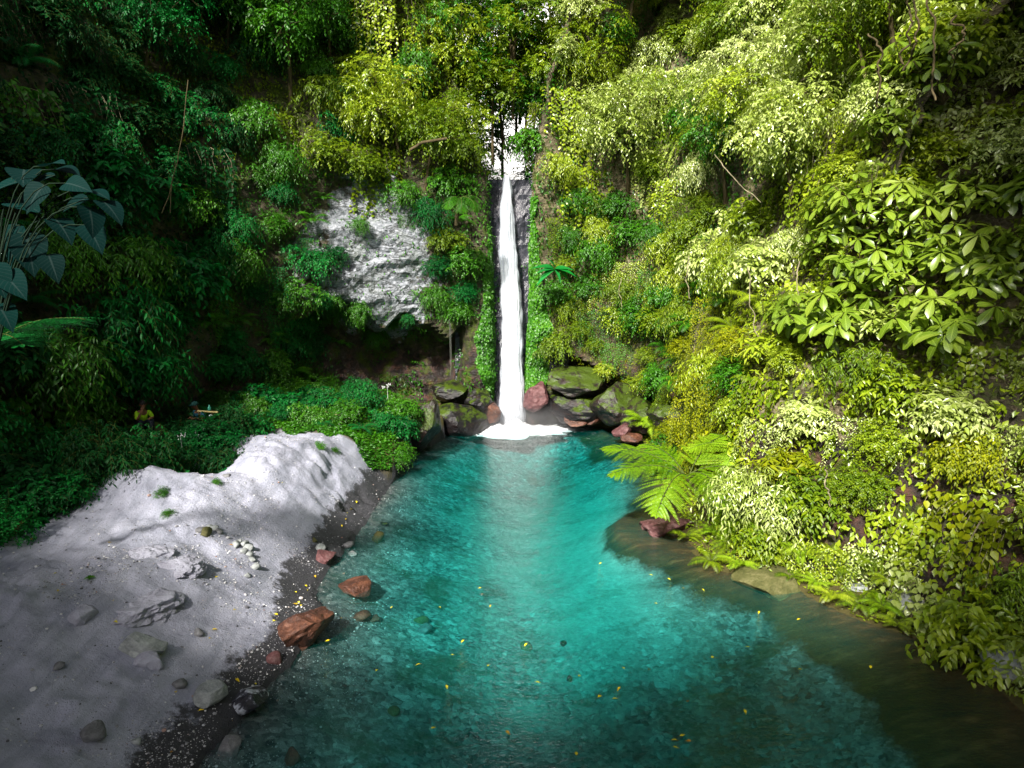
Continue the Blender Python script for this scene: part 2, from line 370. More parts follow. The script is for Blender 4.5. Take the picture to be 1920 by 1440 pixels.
right_mask = sstep(3.6, 1.2, line_dist(GXf, GYf, SRa)) * sstep(20, 17, GYf) * np.where(GXf > 4.5, 1, 0)
fw_ = 1 - sstep(0, 1, (line_dist(GXf, GYf, np.array([(4.2, 16.0), (5.9, 12.5), (7.6, 9.0), (9.0, 5.0), (9.5, -12)])) - 0.5) / 1.6)
sidef = GXf - np.interp(GYf, [-12, 5, 9, 12.5, 16, 19], [6.4, 6.0, 5.8, 6.0, 4.9, 4.6])
shal = np.clip(1 - (-GZ) / 0.5, 0, 1) * (GD < 0) * (GXf > 1.5)
right_mask = np.clip(1.3 * shal + sstep(-1.2, 2.0, sidef) * sstep(19.5, 17.5, GYf) + 1.0 * np.exp(-(((GXf - 4.0) / 1.05) ** 2 + ((GYf - 17.9) / 1.2) ** 2)) + sstep(26.2, 27.6, GYf + 0.15 * np.abs(GXf)) * sstep(2.6, 3.8, GXf) + (GD > 0) * (GXf > 0.5) + (GXf < 0) * (GD > 0) * sstep(21.6, 22.6, GYf + 0.15 * GXf + 1.0), 0, 1)
gm = MB(); gm.add(np.stack([GXf, GYf, GZ], 1), grid_faces(len(gx), len(gy)), np.stack([GD, right_mask, GZ], 1))
ground = gm.obj('ground', ground_mat()); props(ground, 'pale grey sand bank and gravel pool bed', 'ground', None, 'structure')

# ------------------------------------------------------------------ cliffs
def smooth_path(pts, ds, it=3):
    P = np.array(pts, float)
    for _ in range(it):
        Q = [P[0]]
        for a, b in zip(P[:-1], P[1:]): Q += [a * 0.75 + b * 0.25, a * 0.25 + b * 0.75]
        Q.append(P[-1]); P = np.array(Q)
    s = np.concatenate([[0], np.cumsum(np.hypot(*np.diff(P, axis=0).T))])
    S = np.arange(0, s[-1], ds); X = np.stack([np.interp(S, s, P[:, i]) for i in (0, 1)], 1)
    T = np.gradient(X, axis=0); T /= np.linalg.norm(T, axis=1)[:, None]
    k = max(1, int(0.8 / ds)); ker = np.ones(2 * k + 1) / (2 * k + 1)
    Tp = np.pad(T, ((k, k), (0, 0)), 'edge'); T = np.stack([np.convolve(Tp[:, i], ker, 'valid') for i in (0, 1)], 1)
    T /= np.linalg.norm(T, axis=1)[:, None]
    return X, np.stack([-T[:, 1], T[:, 0]], 1), S   # point, direction into the land

def build_cliff(name, pts, off_fn, top, ds, dz, seed, mat, amp=1.0, label=''):
    X, N, S = smooth_path(pts, ds)
    H = np.concatenate([np.arange(-2.6, top, dz), top + np.linspace(0.4, 14, 14)])
    XX = np.repeat(X[None], len(H), 0); NN = np.repeat(N[None], len(H), 0); HH = np.repeat(H[:, None], len(X), 1)
    off, z = off_fn(XX[..., 0], XX[..., 1], HH, top)
    P = np.concatenate([XX + NN * off[..., None], z[..., None]], -1).reshape(-1, 3)
    Nf = np.concatenate([-NN, np.full(NN.shape[:2] + (1,), 0.25)], -1).reshape(-1, 3); Nf /= np.linalg.norm(Nf, axis=1)[:, None]
    near = P[:, 1]; a = amp * np.ones(len(P))
    gorge = sstep(1.8, 0.9, np.abs(P[:, 0])) * sstep(29.5, 30.3, P[:, 1]); a = a * (1 - 0.8 * gorge)
    big = fbm(P * np.array([0.22, 0.22, 0.16]), 3, seed)
    blk = ridged(P * np.array([0.55, 0.55, 0.9]) + 3 * big[:, None] * 0.3, 4, seed + 7)
    lay = vnoise(np.stack([P[:, 0] * 0.15, P[:, 1] * 0.15, P[:, 2] * 1.9 + big * 1.5], 1), seed + 9)
    # fractured blocks
    fr = np.floor(vnoise(P * np.array([0.9, 0.9, 0.7]) + 0.6 * blk[:, None], seed + 13) * 4) / 4
    D = 0.75 * big + 0.26 * blk + 0.16 * lay + 0.22 * fr + 0.08 * fbm(P * 4.2, 3, seed + 19)
    P = P + Nf * (D * a)[:, None]
    mb = MB(); mb.add(P, grid_faces(len(X), len(H)), np.stack([D, HH.ravel(), np.zeros(len(P))], 1))
    o = mb.obj(name, mat, smooth=False); props(o, label, 'cliff', None, 'structure')
    return o, P.reshape(len(H), len(X), 3)

def cliff_mat():
    t = NT('cliff_rock')
    p = t.coords(obj=False); x, y, z = t.sep(p)[:3]
    n1 = t.noise(p, 0.6, 6, 0.6); n2 = t.noise(p, 3.0, 8, 0.65); n3 = t.noise(t.coords((1, 1, 2.6), obj=False), 5.0, 8, 0.7)
    base = t.ramp(n2, [(0.3, (0.022, 0.020, 0.012)), (0.5, (0.07, 0.06, 0.035)), (0.7, (0.17, 0.14, 0.085))])
    # pale rock face left of the fall: a band of bare light stone
    g = t.n('VectorMath'); g.operation = 'MULTIPLY_ADD'; t.t.links.new(p, g.inputs[0]); g.inputs[1].default_value = (0.36, 0.0, 0.26); g.inputs[2].default_value = (0.36 * 5.9, 0, -0.26 * 7.4)
    ln = t.n('VectorMath'); ln.operation = 'LENGTH'; t.t.links.new(g.outputs[0], ln.inputs[0])
    r = t.math('ADD', ln.outputs['Value'], t.math('MULTIPLY', t.math('SUBTRACT', t.noise(p, 1.1, 6, 0.65), 0.5), 1.6))
    mw = t.ramp(r, [(0.80, 1.0), (0.92, 0.0)])
    back = t.math('GREATER_THAN', y, 24.5); mw = t.math('MULTIPLY', mw, back)
    cn = t.noise(t.coords((0.6, 0.6, 1.5), (0.0, 0.35, 0.0), obj=False), 1.5, 7, 0.6, 0.5)
    crack = t.ramp(t.math('ABSOLUTE', t.math('SUBTRACT', cn, 0.5)), [(0.0, 1.0), (0.030, 0.0)])
    white = t.ramp(n3, [(0.30, (0.07, 0.075, 0.08)), (0.46, (0.28, 0.30, 0.34)), (0.68, (0.58, 0.60, 0.66))])
    white = t.mix(t.math('MULTIPLY', crack, 0.8), white, (0.05, 0.055, 0.05))
    col = t.mix(mw, base, white)
    # tan earth and rock high to the right, warm brown on the hillside
    tan = t.ramp(n3, [(0.3, (0.10, 0.075, 0.035)), (0.5, (0.26, 0.21, 0.12)), (0.7, (0.48, 0.42, 0.30))])
    mt = t.math('MULTIPLY', t.ramp(n1, [(0.42, 0.0), (0.55, 1.0)]), t.math('GREATER_THAN', x, 0.3))
    col = t.mix(t.math('MULTIPLY', mt, 0.85), col, tan)
    # dark wet rock, red-brown, in the lowest metres
    wet = t.ramp(n2, [(0.3, (0.012, 0.012, 0.014)), (0.5, (0.05, 0.035, 0.032)), (0.66, (0.13, 0.06, 0.045)), (0.8, (0.22, 0.20, 0.20))])
    mz = t.ramp(t.math('ADD', t.math('DIVIDE', z, 8.0), t.math('MULTIPLY', t.math('SUBTRACT', n1, 0.5), 0.35)), [(0.36, 1.0), (0.50, 0.0)])
    col = t.mix(mz, col, wet)
    moss = t.ramp(t.noise(p, 1.3, 9, 0.75), [(0.50, 0.0), (0.60, 1.0)])
    mossc = t.mix(t.noise(p, 9, 4, 0.7), (0.015, 0.045, 0.004), (0.12, 0.16, 0.008))
    moss = t.math('MULTIPLY', moss, t.math('SUBTRACT', 1.0, t.math('MULTIPLY', mw, 0.75)))
    col = t.mix(moss, col, mossc)
    rough = t.math('SUBTRACT', 0.85, t.math('MULTIPLY', mz, 0.5))
    h = t.math('ADD', t.math('ADD', n3, t.math('MULTIPLY', n2, 1.2)), t.math('MULTIPLY', t.noise(p, 22, 4, 0.7), 0.35))
    h = t.math('SUBTRACT', h, t.math('MULTIPLY', crack, 0.5))
    return t.surf(t.pbsdf(col, rough, 0.45, t.bump(h, 0.8, 0.16)))
M['cliff'] = cliff_mat()

def off_left(x, y, h, top):
    hh = np.minimum(h, top)
    slope = np.interp(y, [0, 15, 24, 28, 40], [0.22, 0.20, 0.14, 0.10, 0.10]) * (0.25 + 0.75 * sstep(0.8, 2.6, np.abs(x)))
    off = slope * np.maximum(hh, 0) + np.maximum(0, hh - 11) * np.interp(y, [0, 20, 28, 40], [0.2, 0.25, 0.45, 0.15])
    # the undercut: a dark hollow below the pale face
    cav = sstep(-9.8, -7.8, x) * sstep(-1.7, -2.7, x) * sstep(25.0, 27.5, y) * sstep(32, 31, y)
    line = np.interp(x, [-9, -7, -6, -4, -2, -1], [5.6, 5.3, 4.9, 4.4, 4.6, 4.3]) + 0.9 * vnoise(np.stack([x.ravel() * 1.1, 0 * x.ravel(), 0 * x.ravel()], 1), 9).reshape(x.shape)
    off = off + cav * 2.0 * sstep(0.0, 0.55, line - h) * (1 - 0.45 * sstep(1.2, 2.8, line - h))
    # upper bulge above the cave
    off = off - cav * 0.5 * np.exp(-((h - 7.5) / 2.5) ** 2)
    off = off + np.where(h > top, (h - top) * 1.0, 0); z = np.where(h > top, top + (h - top) * 0.12, h)
    return off, z
def off_right(x, y, h, top):
    hh = np.minimum(h, top)
    slope = np.interp(y, [0, 14, 19, 24, 28, 40], [0.55, 0.52, 0.42, 0.30, 0.14, 0.10]) * (0.25 + 0.75 * sstep(0.8, 2.6, np.abs(x)))
    off = slope * np.maximum(hh, 0) + np.maximum(0, hh - 11) * np.interp(y, [0, 20, 28, 32], [0.25, 0.25, 0.45, 0.15])
    cav = sstep(0.9, 1.6, x) * sstep(7.2, 5.6, x) * sstep(24.5, 27, y) * sstep(32, 31, y)
    line = np.interp(x, [1, 2, 4, 6], [3.9, 3.6, 2.6, 2.0])
    off = off + cav * 1.4 * sstep(0.0, 0.5, line - h) * (1 - 0.6 * sstep(1.0, 2.4, line - h))
    off = off + np.where(h > top, (h - top) * 1.0, 0); z = np.where(h > top, top + (h - top) * 0.12, h)
    return off, z
PL = [(-15.5, -12), (-14.5, 0), (-13.6, 8), (-13.0, 14), (-12.2, 19), (-11.2, 22.6), (-9.8, 25.6), (-8.2, 27.4), (-6.0, 28.8), (-3.4, 29.7), (-1.15, 30.1), (-0.72, 30.8), (-0.8, 32), (-2.6, 34.5), (-7, 44), (-16, 62)]
PR = [(16, 62), (7.5, 44), (3.0, 34.5), (0.75, 32), (0.50, 30.9), (0.9, 30.3), (2.8, 30.0), (4.6, 29.3), (5.6, 27.2), (5.7, 24.5), (5.5, 21), (5.3, 18.5), (5.2, 16.8), (5.5, 15.9), (6.4, 15.2), (7.3, 14.1), (8.3, 13.0), (9.0, 12.0), (9.3, 10.8), (9.8, 9), (11.2, 4), (13.5, -12)]
cliff_l, GL = build_cliff('cliff_face', PL, off_left, 21.0, 0.17, 0.17, 3, M['cliff'], 1.0, 'dark overgrown rock face left of the waterfall, pale stone patch above a hollow')
cliff_r, GR = build_cliff('cliff_face', PR, off_right, 20.0, 0.17, 0.17, 103, M['cliff'], 1.0, 'overgrown rock face and steep hillside right of the waterfall')

# rock step the stream falls from
def step_mesh():
    xs = np.linspace(-2.6, 2.6, 40); hs = np.concatenate([np.arange(-2.5, 10.9, 0.2), [10.95]])
    ys = np.linspace(0.3, 9, 20)
    P = []
    for h in hs:
        for x in xs: P.append((x, 31.0 + 0.05 * h, h))
    for yy in ys:
        for x in xs: P.append((x * (1 + yy * 0.35), 31.55 + yy, 11.0 + 0.02 * yy))
    P = np.array(P); D = 0.28 * ridged(P * np.array([1.1, 1, 0.7]), 4, 201) + 0.12 * fbm(P * 3, 3, 202)
    low = np.arange(len(P)) < len(hs) * len(xs)
    P[low, 1] -= D[low]; P[~low, 2] += 0.25 * D[~low] - 0.1
    mb = MB(); mb.add(P, grid_faces(len(xs), len(hs) + len(ys))); return mb
def wetrock():
    t = NT('wet_rock'); p = t.coords(obj=False); n = t.noise(t.coords((1, 1, 0.5), obj=False), 3.0, 8, 0.7)
    col = t.ramp(n, [(0.3, (0.012, 0.014, 0.02)), (0.55, (0.05, 0.05, 0.065)), (0.75, (0.16, 0.15, 0.17))])
    return t.surf(t.pbsdf(col, 0.22, 0.6, t.bump(n, 0.8, 0.12)))
M['wetrock'] = wetrock()
step = step_mesh().obj('rock_ledge', M['wetrock'], smooth=False); props(step, 'dark wet rock step behind the waterfall', 'ledge', None, 'structure')

# ------------------------------------------------------------------ lookup surfaces
def bvh_of(objs):
    vs = []; fs = []; own = []
    for o in objs:
        n = len(vs); me = o.data
        co = np.empty(len(me.vertices) * 3, np.float32); me.vertices.foreach_get('co', co); co = co.reshape(-1, 3)
        vs += [tuple(v) for v in co.tolist()]
        li = np.empty(len(me.loops), np.int32); me.loops.foreach_get('vertex_index', li)
        f = (li.reshape(-1, 4) + n).tolist(); fs += f
    return BVHTree.FromPolygons(vs, fs)
BV = bvh_of([ground, cliff_l, cliff_r, step])
BVC = bvh_of([cliff_l, cliff_r])
def hit(px, py, tree=None):
    o, d = ray(px, py)
    loc, nor, idx, dist = (tree or BV).ray_cast(o, d)
    if loc is None: return None, None
    if nor.dot(d) > 0: nor = -nor
    return loc, nor
def drop(x, y, z0=6.0):
    loc, nor, idx, dist = BV.ray_cast(Vector((x, y, z0)), Vector((0, 0, -1)))
    return (loc, nor) if loc else (Vector((x, y, 0)), Vector((0, 0, 1)))

# ------------------------------------------------------------------ water
def water_mat():
    t = NT('pool_water')
    p = t.coords((1, 1, 1), obj=False)
    x, y, z = t.sep(p)[:3]
    # ripple rings spreading from the foot of the fall, plus cross chop
    dv = t.n('VectorMath'); dv.operation = 'DISTANCE'; t.t.links.new(p, dv.inputs[0]); dv.inputs[1].default_value = (0, 30, 0)
    dist = dv.outputs['Value']
    wn = t.noise(p, 0.9, 3)
    glow = None
    ring = t.math('SINE', t.math('ADD', t.math('MULTIPLY', dist, 9.0), t.math('MULTIPLY', wn, 2.5)))
    ch = t.noise(t.coords((1, 2.4, 1), (0, 0, 0.0), obj=False), 3.8, 5, 0.62, 0.4)
    fine = t.noise(t.coords((1, 1.8, 1), obj=False), 13, 3, 0.6, 0.4)
    fade = t.ramp(t.math('DIVIDE', dist, 24.0), [(0.05, 1.0), (0.5, 0.35), (1.0, 0.16)])
    h = t.math('ADD', t.math('MULTIPLY', t.math('MULTIPLY', ring, 0.10), fade), t.math('ADD', t.math('MULTIPLY', ch, 0.6), t.math('MULTIPLY', fine, 0.55)))
    nrm = t.bump(h, 0.7, 0.08)
    gl = t.n('BsdfGlossy'); gl.inputs['Roughness'].default_value = 0.06; t.t.links.new(nrm, gl.inputs['Normal'])
    fr = t.n('Fresnel'); fr.inputs['IOR'].default_value = 1.33; t.t.links.new(nrm, fr.inputs['Normal'])
    tr = t.n('BsdfTransparent')
    df = t.n('BsdfDiffuse'); df.inputs['Color'].default_value = (0.0, 0.50, 0.42, 1)
    milk = t.ramp(t.noise(p, 0.16, 3), [(0.4, 0.02), (0.65, 0.09)])
    body = t.mixsh(milk, tr.outputs[0], df.outputs[0])
    sh = t.mixsh(t.math('MULTIPLY', fr.outputs[0], 0.68, clamp=True), body, gl.outputs[0])
    # foam thrown out by the fall
    fx = t.math('MULTIPLY', t.math('ADD', x, -0.1), 0.42); fy = t.math('MULTIPLY', t.math('SUBTRACT', y, 29.9), 0.70)
    fr2 = t.math('SQRT', t.math('ADD', t.math('MULTIPLY', fx, fx), t.math('MULTIPLY', fy, fy)))
    fn = t.noise(t.coords((1, 1.6, 1), obj=False), 2.2, 8, 0.7, 0.8)
    fm = t.ramp(t.math('ADD', fr2, t.math('MULTIPLY', t.math('SUBTRACT', fn, 0.5), 2.2)), [(0.95, 1.0), (1.75, 0.0)])
    streak = t.ramp(t.noise(t.coords((1.2, 3.4, 1), obj=False), 2.6, 7, 0.7, 1.2), [(0.60, 0.0), (0.68, 1.0)])
    rng = t.ramp(t.math('DIVIDE', dist, 8.0), [(0.2, 0.75), (0.75, 0.0)])
    fm = t.math('MAXIMUM', fm, t.math('MULTIPLY', streak, rng))
    up = t.n('NewGeometry').outputs['Normal']; nz = t.sep(up)[2]
    fm = t.math('MULTIPLY', fm, t.math('GREATER_THAN', nz, 0.5), clamp=True)
    foam = t.n('BsdfDiffuse'); foam.inputs['Color'].default_value = (0.86, 0.89, 0.92, 1)
    va = t.n('VolumeAbsorption'); va.inputs['Color'].default_value = (0.0, 0.90, 0.89, 1); va.inputs['Density'].default_value = 1.2
    return t.surf(t.mixsh(fm, sh, foam.outputs[0]), va.outputs[0])
def box_mesh(x0, x1, y0, y1, z0, z1):
    V = [(x, y, z) for z in (z0, z1) for y in (y0, y1) for x in (x0, x1)]
    F = [(0, 2, 3, 1), (4, 5, 7, 6), (0, 1, 5, 4), (2, 6, 7, 3), (0, 4, 6, 2), (1, 3, 7, 5)]
    mb = MB(); mb.add(V, F); return mb
wo = box_mesh(-7, 17.5, -13.5, 31.6, -4.5, 0.0).obj('water', water_mat(), smooth=False); props(wo, 'turquoise plunge pool', 'water', None, 'structure')

# the waterfall: layered falling sheets
def fall_mat(name, cut, seed, white):
    t = NT(name); a = t.n('Attribute'); a.attribute_name = 'lf'
    u, h, sdd = t.sep(a.outputs['Vector'])[:3]   # u: -1..1 across, h: height
    cv = t.n('CombineXYZ'); t.set(cv.inputs[0], t.math('MULTIPLY', u, 3.4)); t.set(cv.inputs[1], t.math('MULTIPLY', h, 0.28)); cv.inputs[2].default_value = seed
    n = t.noise(cv.outputs[0], 2.6, 7, 0.62, 0.25)
    cv2 = t.n('CombineXYZ'); t.set(cv2.inputs[0], t.math('MULTIPLY', u, 9)); t.set(cv2.inputs[1], t.math('MULTIPLY', h, 0.9)); cv2.inputs[2].default_value = seed + 4
    n2 = t.noise(cv2.outputs[0], 2.0, 5, 0.65)
    edge = t.math('POWER', t.math('ABSOLUTE', u), 2.6)
    lowd = t.math('MULTIPLY', t.math('DIVIDE', t.math('SUBTRACT', 11.0, h), 11.0), 0.22)
    d = t.math('ADD', t.math('ADD', t.math('MULTIPLY', n, 0.8), t.math('MULTIPLY', n2, 0.35)), t.math('SUBTRACT', lowd, t.math('MULTIPLY', edge, 0.62)))
    al = t.ramp(d, [(cut, 0.0), (cut + 0.22, 1.0)])
    df = t.n('BsdfDiffuse'); df.inputs['Color'].default_value = (*white, 1)
    tl = t.n('BsdfTranslucent'); tl.inputs['Color'].default_value = (*white, 1)
    tr = t.n('BsdfTransparent')
    s1 = t.mixsh(0.3, df.outputs[0], tl.outputs[0])
    return t.surf(t.mixsh(al, tr.outputs[0], s1))
def fall_sheet(seed, front, wf, bulge):
    rg = np.random.RandomState(seed)
    hs = np.linspace(11.12, -0.1, 150); us = np.linspace(-1, 1, 25)
    P = []; A = []
    for h in hs:
        k = (11.12 - h) / 11.2
        cx = np.interp(h, [0, 3, 5.5, 8.5, 10.6, 11.1], [0.0, 0.0, -0.02, -0.22, -0.24, -0.22])
        wd = np.interp(h, [0, 1, 3, 5.5, 8, 9.6, 10.8, 11.1], [1.32, 1.20, 1.10, 1.06, 0.88, 0.74, 0.48, 0.38]) * wf
        yc = 31.2 - 0.9 * math.sqrt(k) - 0.35 * k - front
        for u in us:
            P.append((cx + wd * 0.5 * u, yc + bulge * u * u, h)); A.append((u, h, 0))
    P = np.array(P); A = np.array(A)
    q = np.stack([P[:, 0] * 5, P[:, 2] * 0.8, np.full(len(P), seed * 3.0)], 1)
    P[:, 1] -= 0.10 * fbm(q, 3, seed); P[:, 0] += 0.07 * fbm(q[:, [1, 1, 2]] * 1.3, 3, seed + 5) + 0.06 * A[:, 0] * fbm(np.stack([P[:, 2] * 1.7, A[:, 0], 0 * P[:, 2] + seed], 1), 3, seed + 6)
    # the stream running in over the lip
    mb = MB(); mb.add(P, grid_faces(len(us), len(hs)), A); return mb
wf = empty('waterfall', (0, 0, 0), 0, 'single tall white waterfall dropping through the notch into the pool', 'waterfall')
fall_sheet(1, 0.0, 1.0, 0.30).obj('water_curtain', fall_mat('fall_core', 0.20, 1.0, (0.68, 0.73, 0.82)), wf)
fall_sheet(2, 0.10, 1.22, 0.32).obj('water_curtain', fall_mat('fall_veil', 0.50, 7.0, (0.84, 0.87, 0.93)), wf)
fall_sheet(3, 0.17, 1.42, 0.34).obj('water_curtain', fall_mat('fall_spray', 0.66, 13.0, (0.82, 0.87, 0.95)), wf)
# churned mound of white water at the foot
def mound():
    th = np.linspace(0, 2 * np.pi, 73); rr = np.linspace(0, 1, 30)
    P = []
    for r in rr:
        for a in th: w_ = 1 + 0.22 * math.sin(3 * a + 1) + 0.15 * math.sin(7 * a) + 0.08 * math.sin(13 * a + 2); P.append((0.15 + 2.5 * r * w_ * math.cos(a), 29.6 + 1.25 * r * w_ * math.sin(a), 0.36 * (1 - r) ** 1.8))
    P = np.array(P); r = np.repeat(rr, len(th)); n = fbm(P * 3.2, 5, 91); m = fbm(P * 9, 3, 92)
    P[:, 2] += (0.22 * n + 0.10 * m) * (1 - r) ** 0.5 + 0.02 - 0.09 * r
    mb = MB(); mb.add(P, grid_faces(len(th), len(rr))); return mb
t = NT('white_water'); n = t.noise(t.coords(), 5, 6, 0.7)
M['foam'] = t.surf(t.pbsdf((0.88, 0.90, 0.94), 0.6, 0.3, t.bump(n, 0.6, 0.1)))
mound().obj('foam_mound', M['foam'], wf)
# drifting spray
t = NT('spray'); tc = t.n('TexCoord').outputs['Generated']
v = t.n('VectorMath'); v.operation = 'DISTANCE'; t.t.links.new(tc, v.inputs[0]); v.inputs[1].default_value = (0.5, 0.5, 0.15)
dn = t.math('MULTIPLY', t.ramp(v.outputs['Value'], [(0.08, 1.0), (0.5, 0.0)]), t.ramp(t.noise(t.coords(obj=False), 1.1, 3), [(0.35, 0.2), (0.7, 1.0)]))
pv = t.n('VolumePrincipled'); pv.inputs['Color'].default_value = (0.95, 0.96, 1, 1); t.set(pv.inputs['Density'], t.math('MULTIPLY', dn, 1.0)); pv.inputs['Anisotropy'].default_value = 0.2
t.t.links.new(pv.outputs[0], t.out.inputs['Volume']); M['spray'] = t.m
sp = box_mesh(-2.9, 3.9, 28.4, 30.9, 0.02, 2.2).obj('mist', M['spray'], smooth=False); props(sp, 'thin spray hanging at the foot of the waterfall', 'mist', None, 'stuff')

# cloud bank added far behind the notch to whiten the sky gap
def cloud():
    mb = MB(); rg = np.random.RandomState(9); bm = bmesh.new(); bmesh.ops.create_icosphere(bm, subdivisions=4, radius=1.0)
    V = np.array([v.co[:] for v in bm.verts]); F = np.array([[v.index for v in f.verts] for f in bm.faces]); bm.free()
    for i in range(9):
        c = np.array([rg.uniform(-60, 60), 260 + rg.uniform(-15, 15), 55 + rg.uniform(-15, 75)]); W = V * (1 + 0.22 * fbm(V * 2.2 + i * 9, 4, i)[:, None]) * np.array([45, 26, 32]) + c; mb.add(W, F)
    return mb
t = NT('cloud_white'); cl_ = cloud().obj('clouds', t.surf(t.pbsdf((0.9, 0.91, 0.93), 1.0, 0.0)), None); props(cl_, 'white cloud added to brighten the sky gap in the notch', 'clouds', None, 'stuff')
# ------------------------------------------------------------------ rocks
def rock_arr(seed, size, sub=4, facets=9, rough=0.10, round_=0.5):
    if rough > 0.22: sub = 5
    bm = bmesh.new(); bmesh.ops.create_icosphere(bm, subdivisions=sub, radius=1.0)
    V = np.array([v.co[:] for v in bm.verts]); F = np.array([[v.index for v in f.verts] for f in bm.faces]); bm.free()
    rg = np.random.RandomState(seed)
    for _ in range(facets):
        n = rg.normal(size=3); n /= np.linalg.norm(n); c = rg.uniform(0.45, 0.85)
        d = V @ n - c; V = V - np.where(d > 0, d * (1 - 0.15 * round_), 0)[:, None] * n
    nr = V / np.linalg.norm(V, axis=1)[:, None]
    V = V + nr * (rough * fbm(V * 1.7 + seed, 3, seed) + rough * 0.45 * fbm(V * 5 + seed, 3, seed + 3))[:, None]
    if rough > 0.22: V = V + nr * (0.16 * ridged(V * 2.6 + seed, 4, seed + 8) + 0.05 * fbm(V * 11, 3, seed + 4))[:, None]
    return V * np.array(size) * 0.62, F
def rock_mat(name, stops, rough=0.75, spec=0.4, moss=0.0, sc=3.0, stretch=(1, 1, 2)):
    t = NT(name); p = t.coords(); n = t.noise(t.coords(stretch, (0.3, 0.5, 0)), sc, 8, 0.7); f = t.noise(p, sc * 6, 5, 0.7)
    col = t.ramp(t.math('ADD', t.math('MULTIPLY', n, 0.7), t.math('MULTIPLY', f, 0.3)), stops)
    if moss:
        mk = t.ramp(t.math('ADD', t.noise(p, 1.6, 7, 0.75), t.math('MULTIPLY', t.sep(t.n('NewGeometry').outputs['Normal'])[2], 0.12)), [(0.62 - moss * 0.2, 0.0), (0.70 - moss * 0.2, 1.0)])
        col = t.mix(mk, col, t.mix(f, (0.015, 0.035, 0.004), (0.08, 0.12, 0.008)))
    return t.surf(t.pbsdf(col, rough, spec, t.bump(t.math('ADD', n, t.math('MULTIPLY', f, 0.6)), 0.7, 0.06)))
M['rust'] = rock_mat('rust_rock', [(0.35, (0.03, 0.012, 0.008)), (0.5, (0.09, 0.034, 0.020)), (0.62, (0.20, 0.08, 0.045)), (0.75, (0.14, 0.10, 0.085))], 0.5, 0.5)
M['mauve'] = rock_mat('mauve_rock', [(0.35, (0.03, 0.012, 0.014)), (0.5, (0.13, 0.05, 0.052)), (0.7, (0.26, 0.16, 0.16))], 0.6, 0.4)
M['black'] = rock_mat('black_rock', [(0.38, (0.003, 0.003, 0.005)), (0.52, (0.011, 0.009, 0.010)), (0.62, (0.028, 0.013, 0.012)), (0.74, (0.06, 0.05, 0.055))], 0.38, 0.35, 0.3, 2.2)
M['blackmoss'] = rock_mat('mossy_black_rock', [(0.35, (0.008, 0.006, 0.006)), (0.55, (0.022, 0.013, 0.011)), (0.75, (0.06, 0.038, 0.03))], 0.45, 0.5, 0.6, 2.2)
M['white'] = rock_mat('pale_rock', [(0.3, (0.10, 0.11, 0.11)), (0.5, (0.32, 0.34, 0.34)), (0.7, (0.56, 0.59, 0.58))], 0.8, 0.3)
M['grey'] = rock_mat('grey_rock', [(0.3, (0.07, 0.075, 0.085)), (0.5, (0.18, 0.18, 0.19)), (0.7, (0.34, 0.34, 0.35))], 0.8, 0.3)
M['sandrock'] = rock_mat('caked_sand_rock', [(0.3, (0.14, 0.14, 0.18)), (0.45, (0.34, 0.34, 0.41)), (0.7, (0.50, 0.51, 0.60))], 0.95, 0.15)
M['zebra'] = rock_mat('two_tone_rock', [(0.40, (0.010, 0.010, 0.014)), (0.50, (0.03, 0.03, 0.045)), (0.54, (0.45, 0.48, 0.55)), (0.7, (0.7, 0.73, 0.78))], 0.4, 0.5, 0, 2.4, (1, 2.5, 1))
M['olive'] = rock_mat('olive_rock', [(0.3, (0.03, 0.04, 0.01)), (0.5, (0.10, 0.10, 0.03)), (0.7, (0.20, 0.18, 0.08))], 0.7, 0.4)
def rock(px, py, wpx, hpx, mat, seed, label, group=None, depth=1.0, sink=0.3, rz=None, cat='rock', name='rock', z=None, tilt=0.0, facets=9, rough=0.10, on=None):
    """a rock that looks about wpx x hpx photo pixels, standing where that pixel meets the ground"""
    if z is not None: loc = on_z(px, py, z)
    elif on is not None: loc = on_y(px, py, on + (0.45 if on > 28.7 else 0))
    else: loc, _ = hit(px, py)
    dist = (loc - Vector((0, 0, CAMZ))).length; k = dist / FPX
    W = wpx * k; Hh = hpx * k * 1.05
    V, F = rock_arr(seed, (W, W * depth, Hh), 4 if wpx > 40 else 3, facets, rough)
    mb = MB(); mb.add(V, F); o = mb.obj(name, mat, smooth=wpx < 30)
    o.location = loc + Vector((0, 0, Hh * (0.5 - sink) * 0.7)); o.rotation_euler = (tilt, 0, rz if rz is not None else (seed * 1.7) % 0.6 - 0.3)
    return props(o, label, cat, group)
rock(568, 1196, 96, 66, M['rust'], 11, 'large craggy red-brown rock at the wet sand edge beside the water', sink=0.25, facets=14, rough=0.2)
rock(672, 1102, 66, 26, M['rust'], 12, 'flat dark red-brown slab lying half under the shallow water', z=-0.02, sink=0.3, facets=12)
rock(611, 1046, 38, 24, M['mauve'], 13, 'small mauve-red rock on the tip of the pale sand', rz=0.4, tilt=0.2)
rock(516, 1238, 24, 18, M['mauve'], 14, 'small reddish stone on dark wet sand below the large red-brown rock')
rock(264, 1222, 62, 40, M['white'], 15, 'bright whitish angular rock lying high on the sand bank', rz=0.5, sink=0.2, facets=12)
rock(282, 1243, 40, 30, M['sandrock'], 16, 'sand-caked lump against the bright whitish rock', sink=0.45)
rock(397, 1313, 42, 38, M['white'], 17, 'rounded pale rock with grey patches on the black wet sand', sink=0.25)
rock(468, 1313, 54, 38, M['zebra'], 18, 'black rock streaked with white at the foot of the sand bank', rz=0.5, sink=0.25, facets=14)
rock(176, 1386, 26, 42, M['grey'], 19, 'upright grey wedge of stone in the near sand', tilt=0.25, sink=0.2)
rock(373, 1188, 16, 11, M['grey'], 20, 'small dark stone alone on the open pale sand')
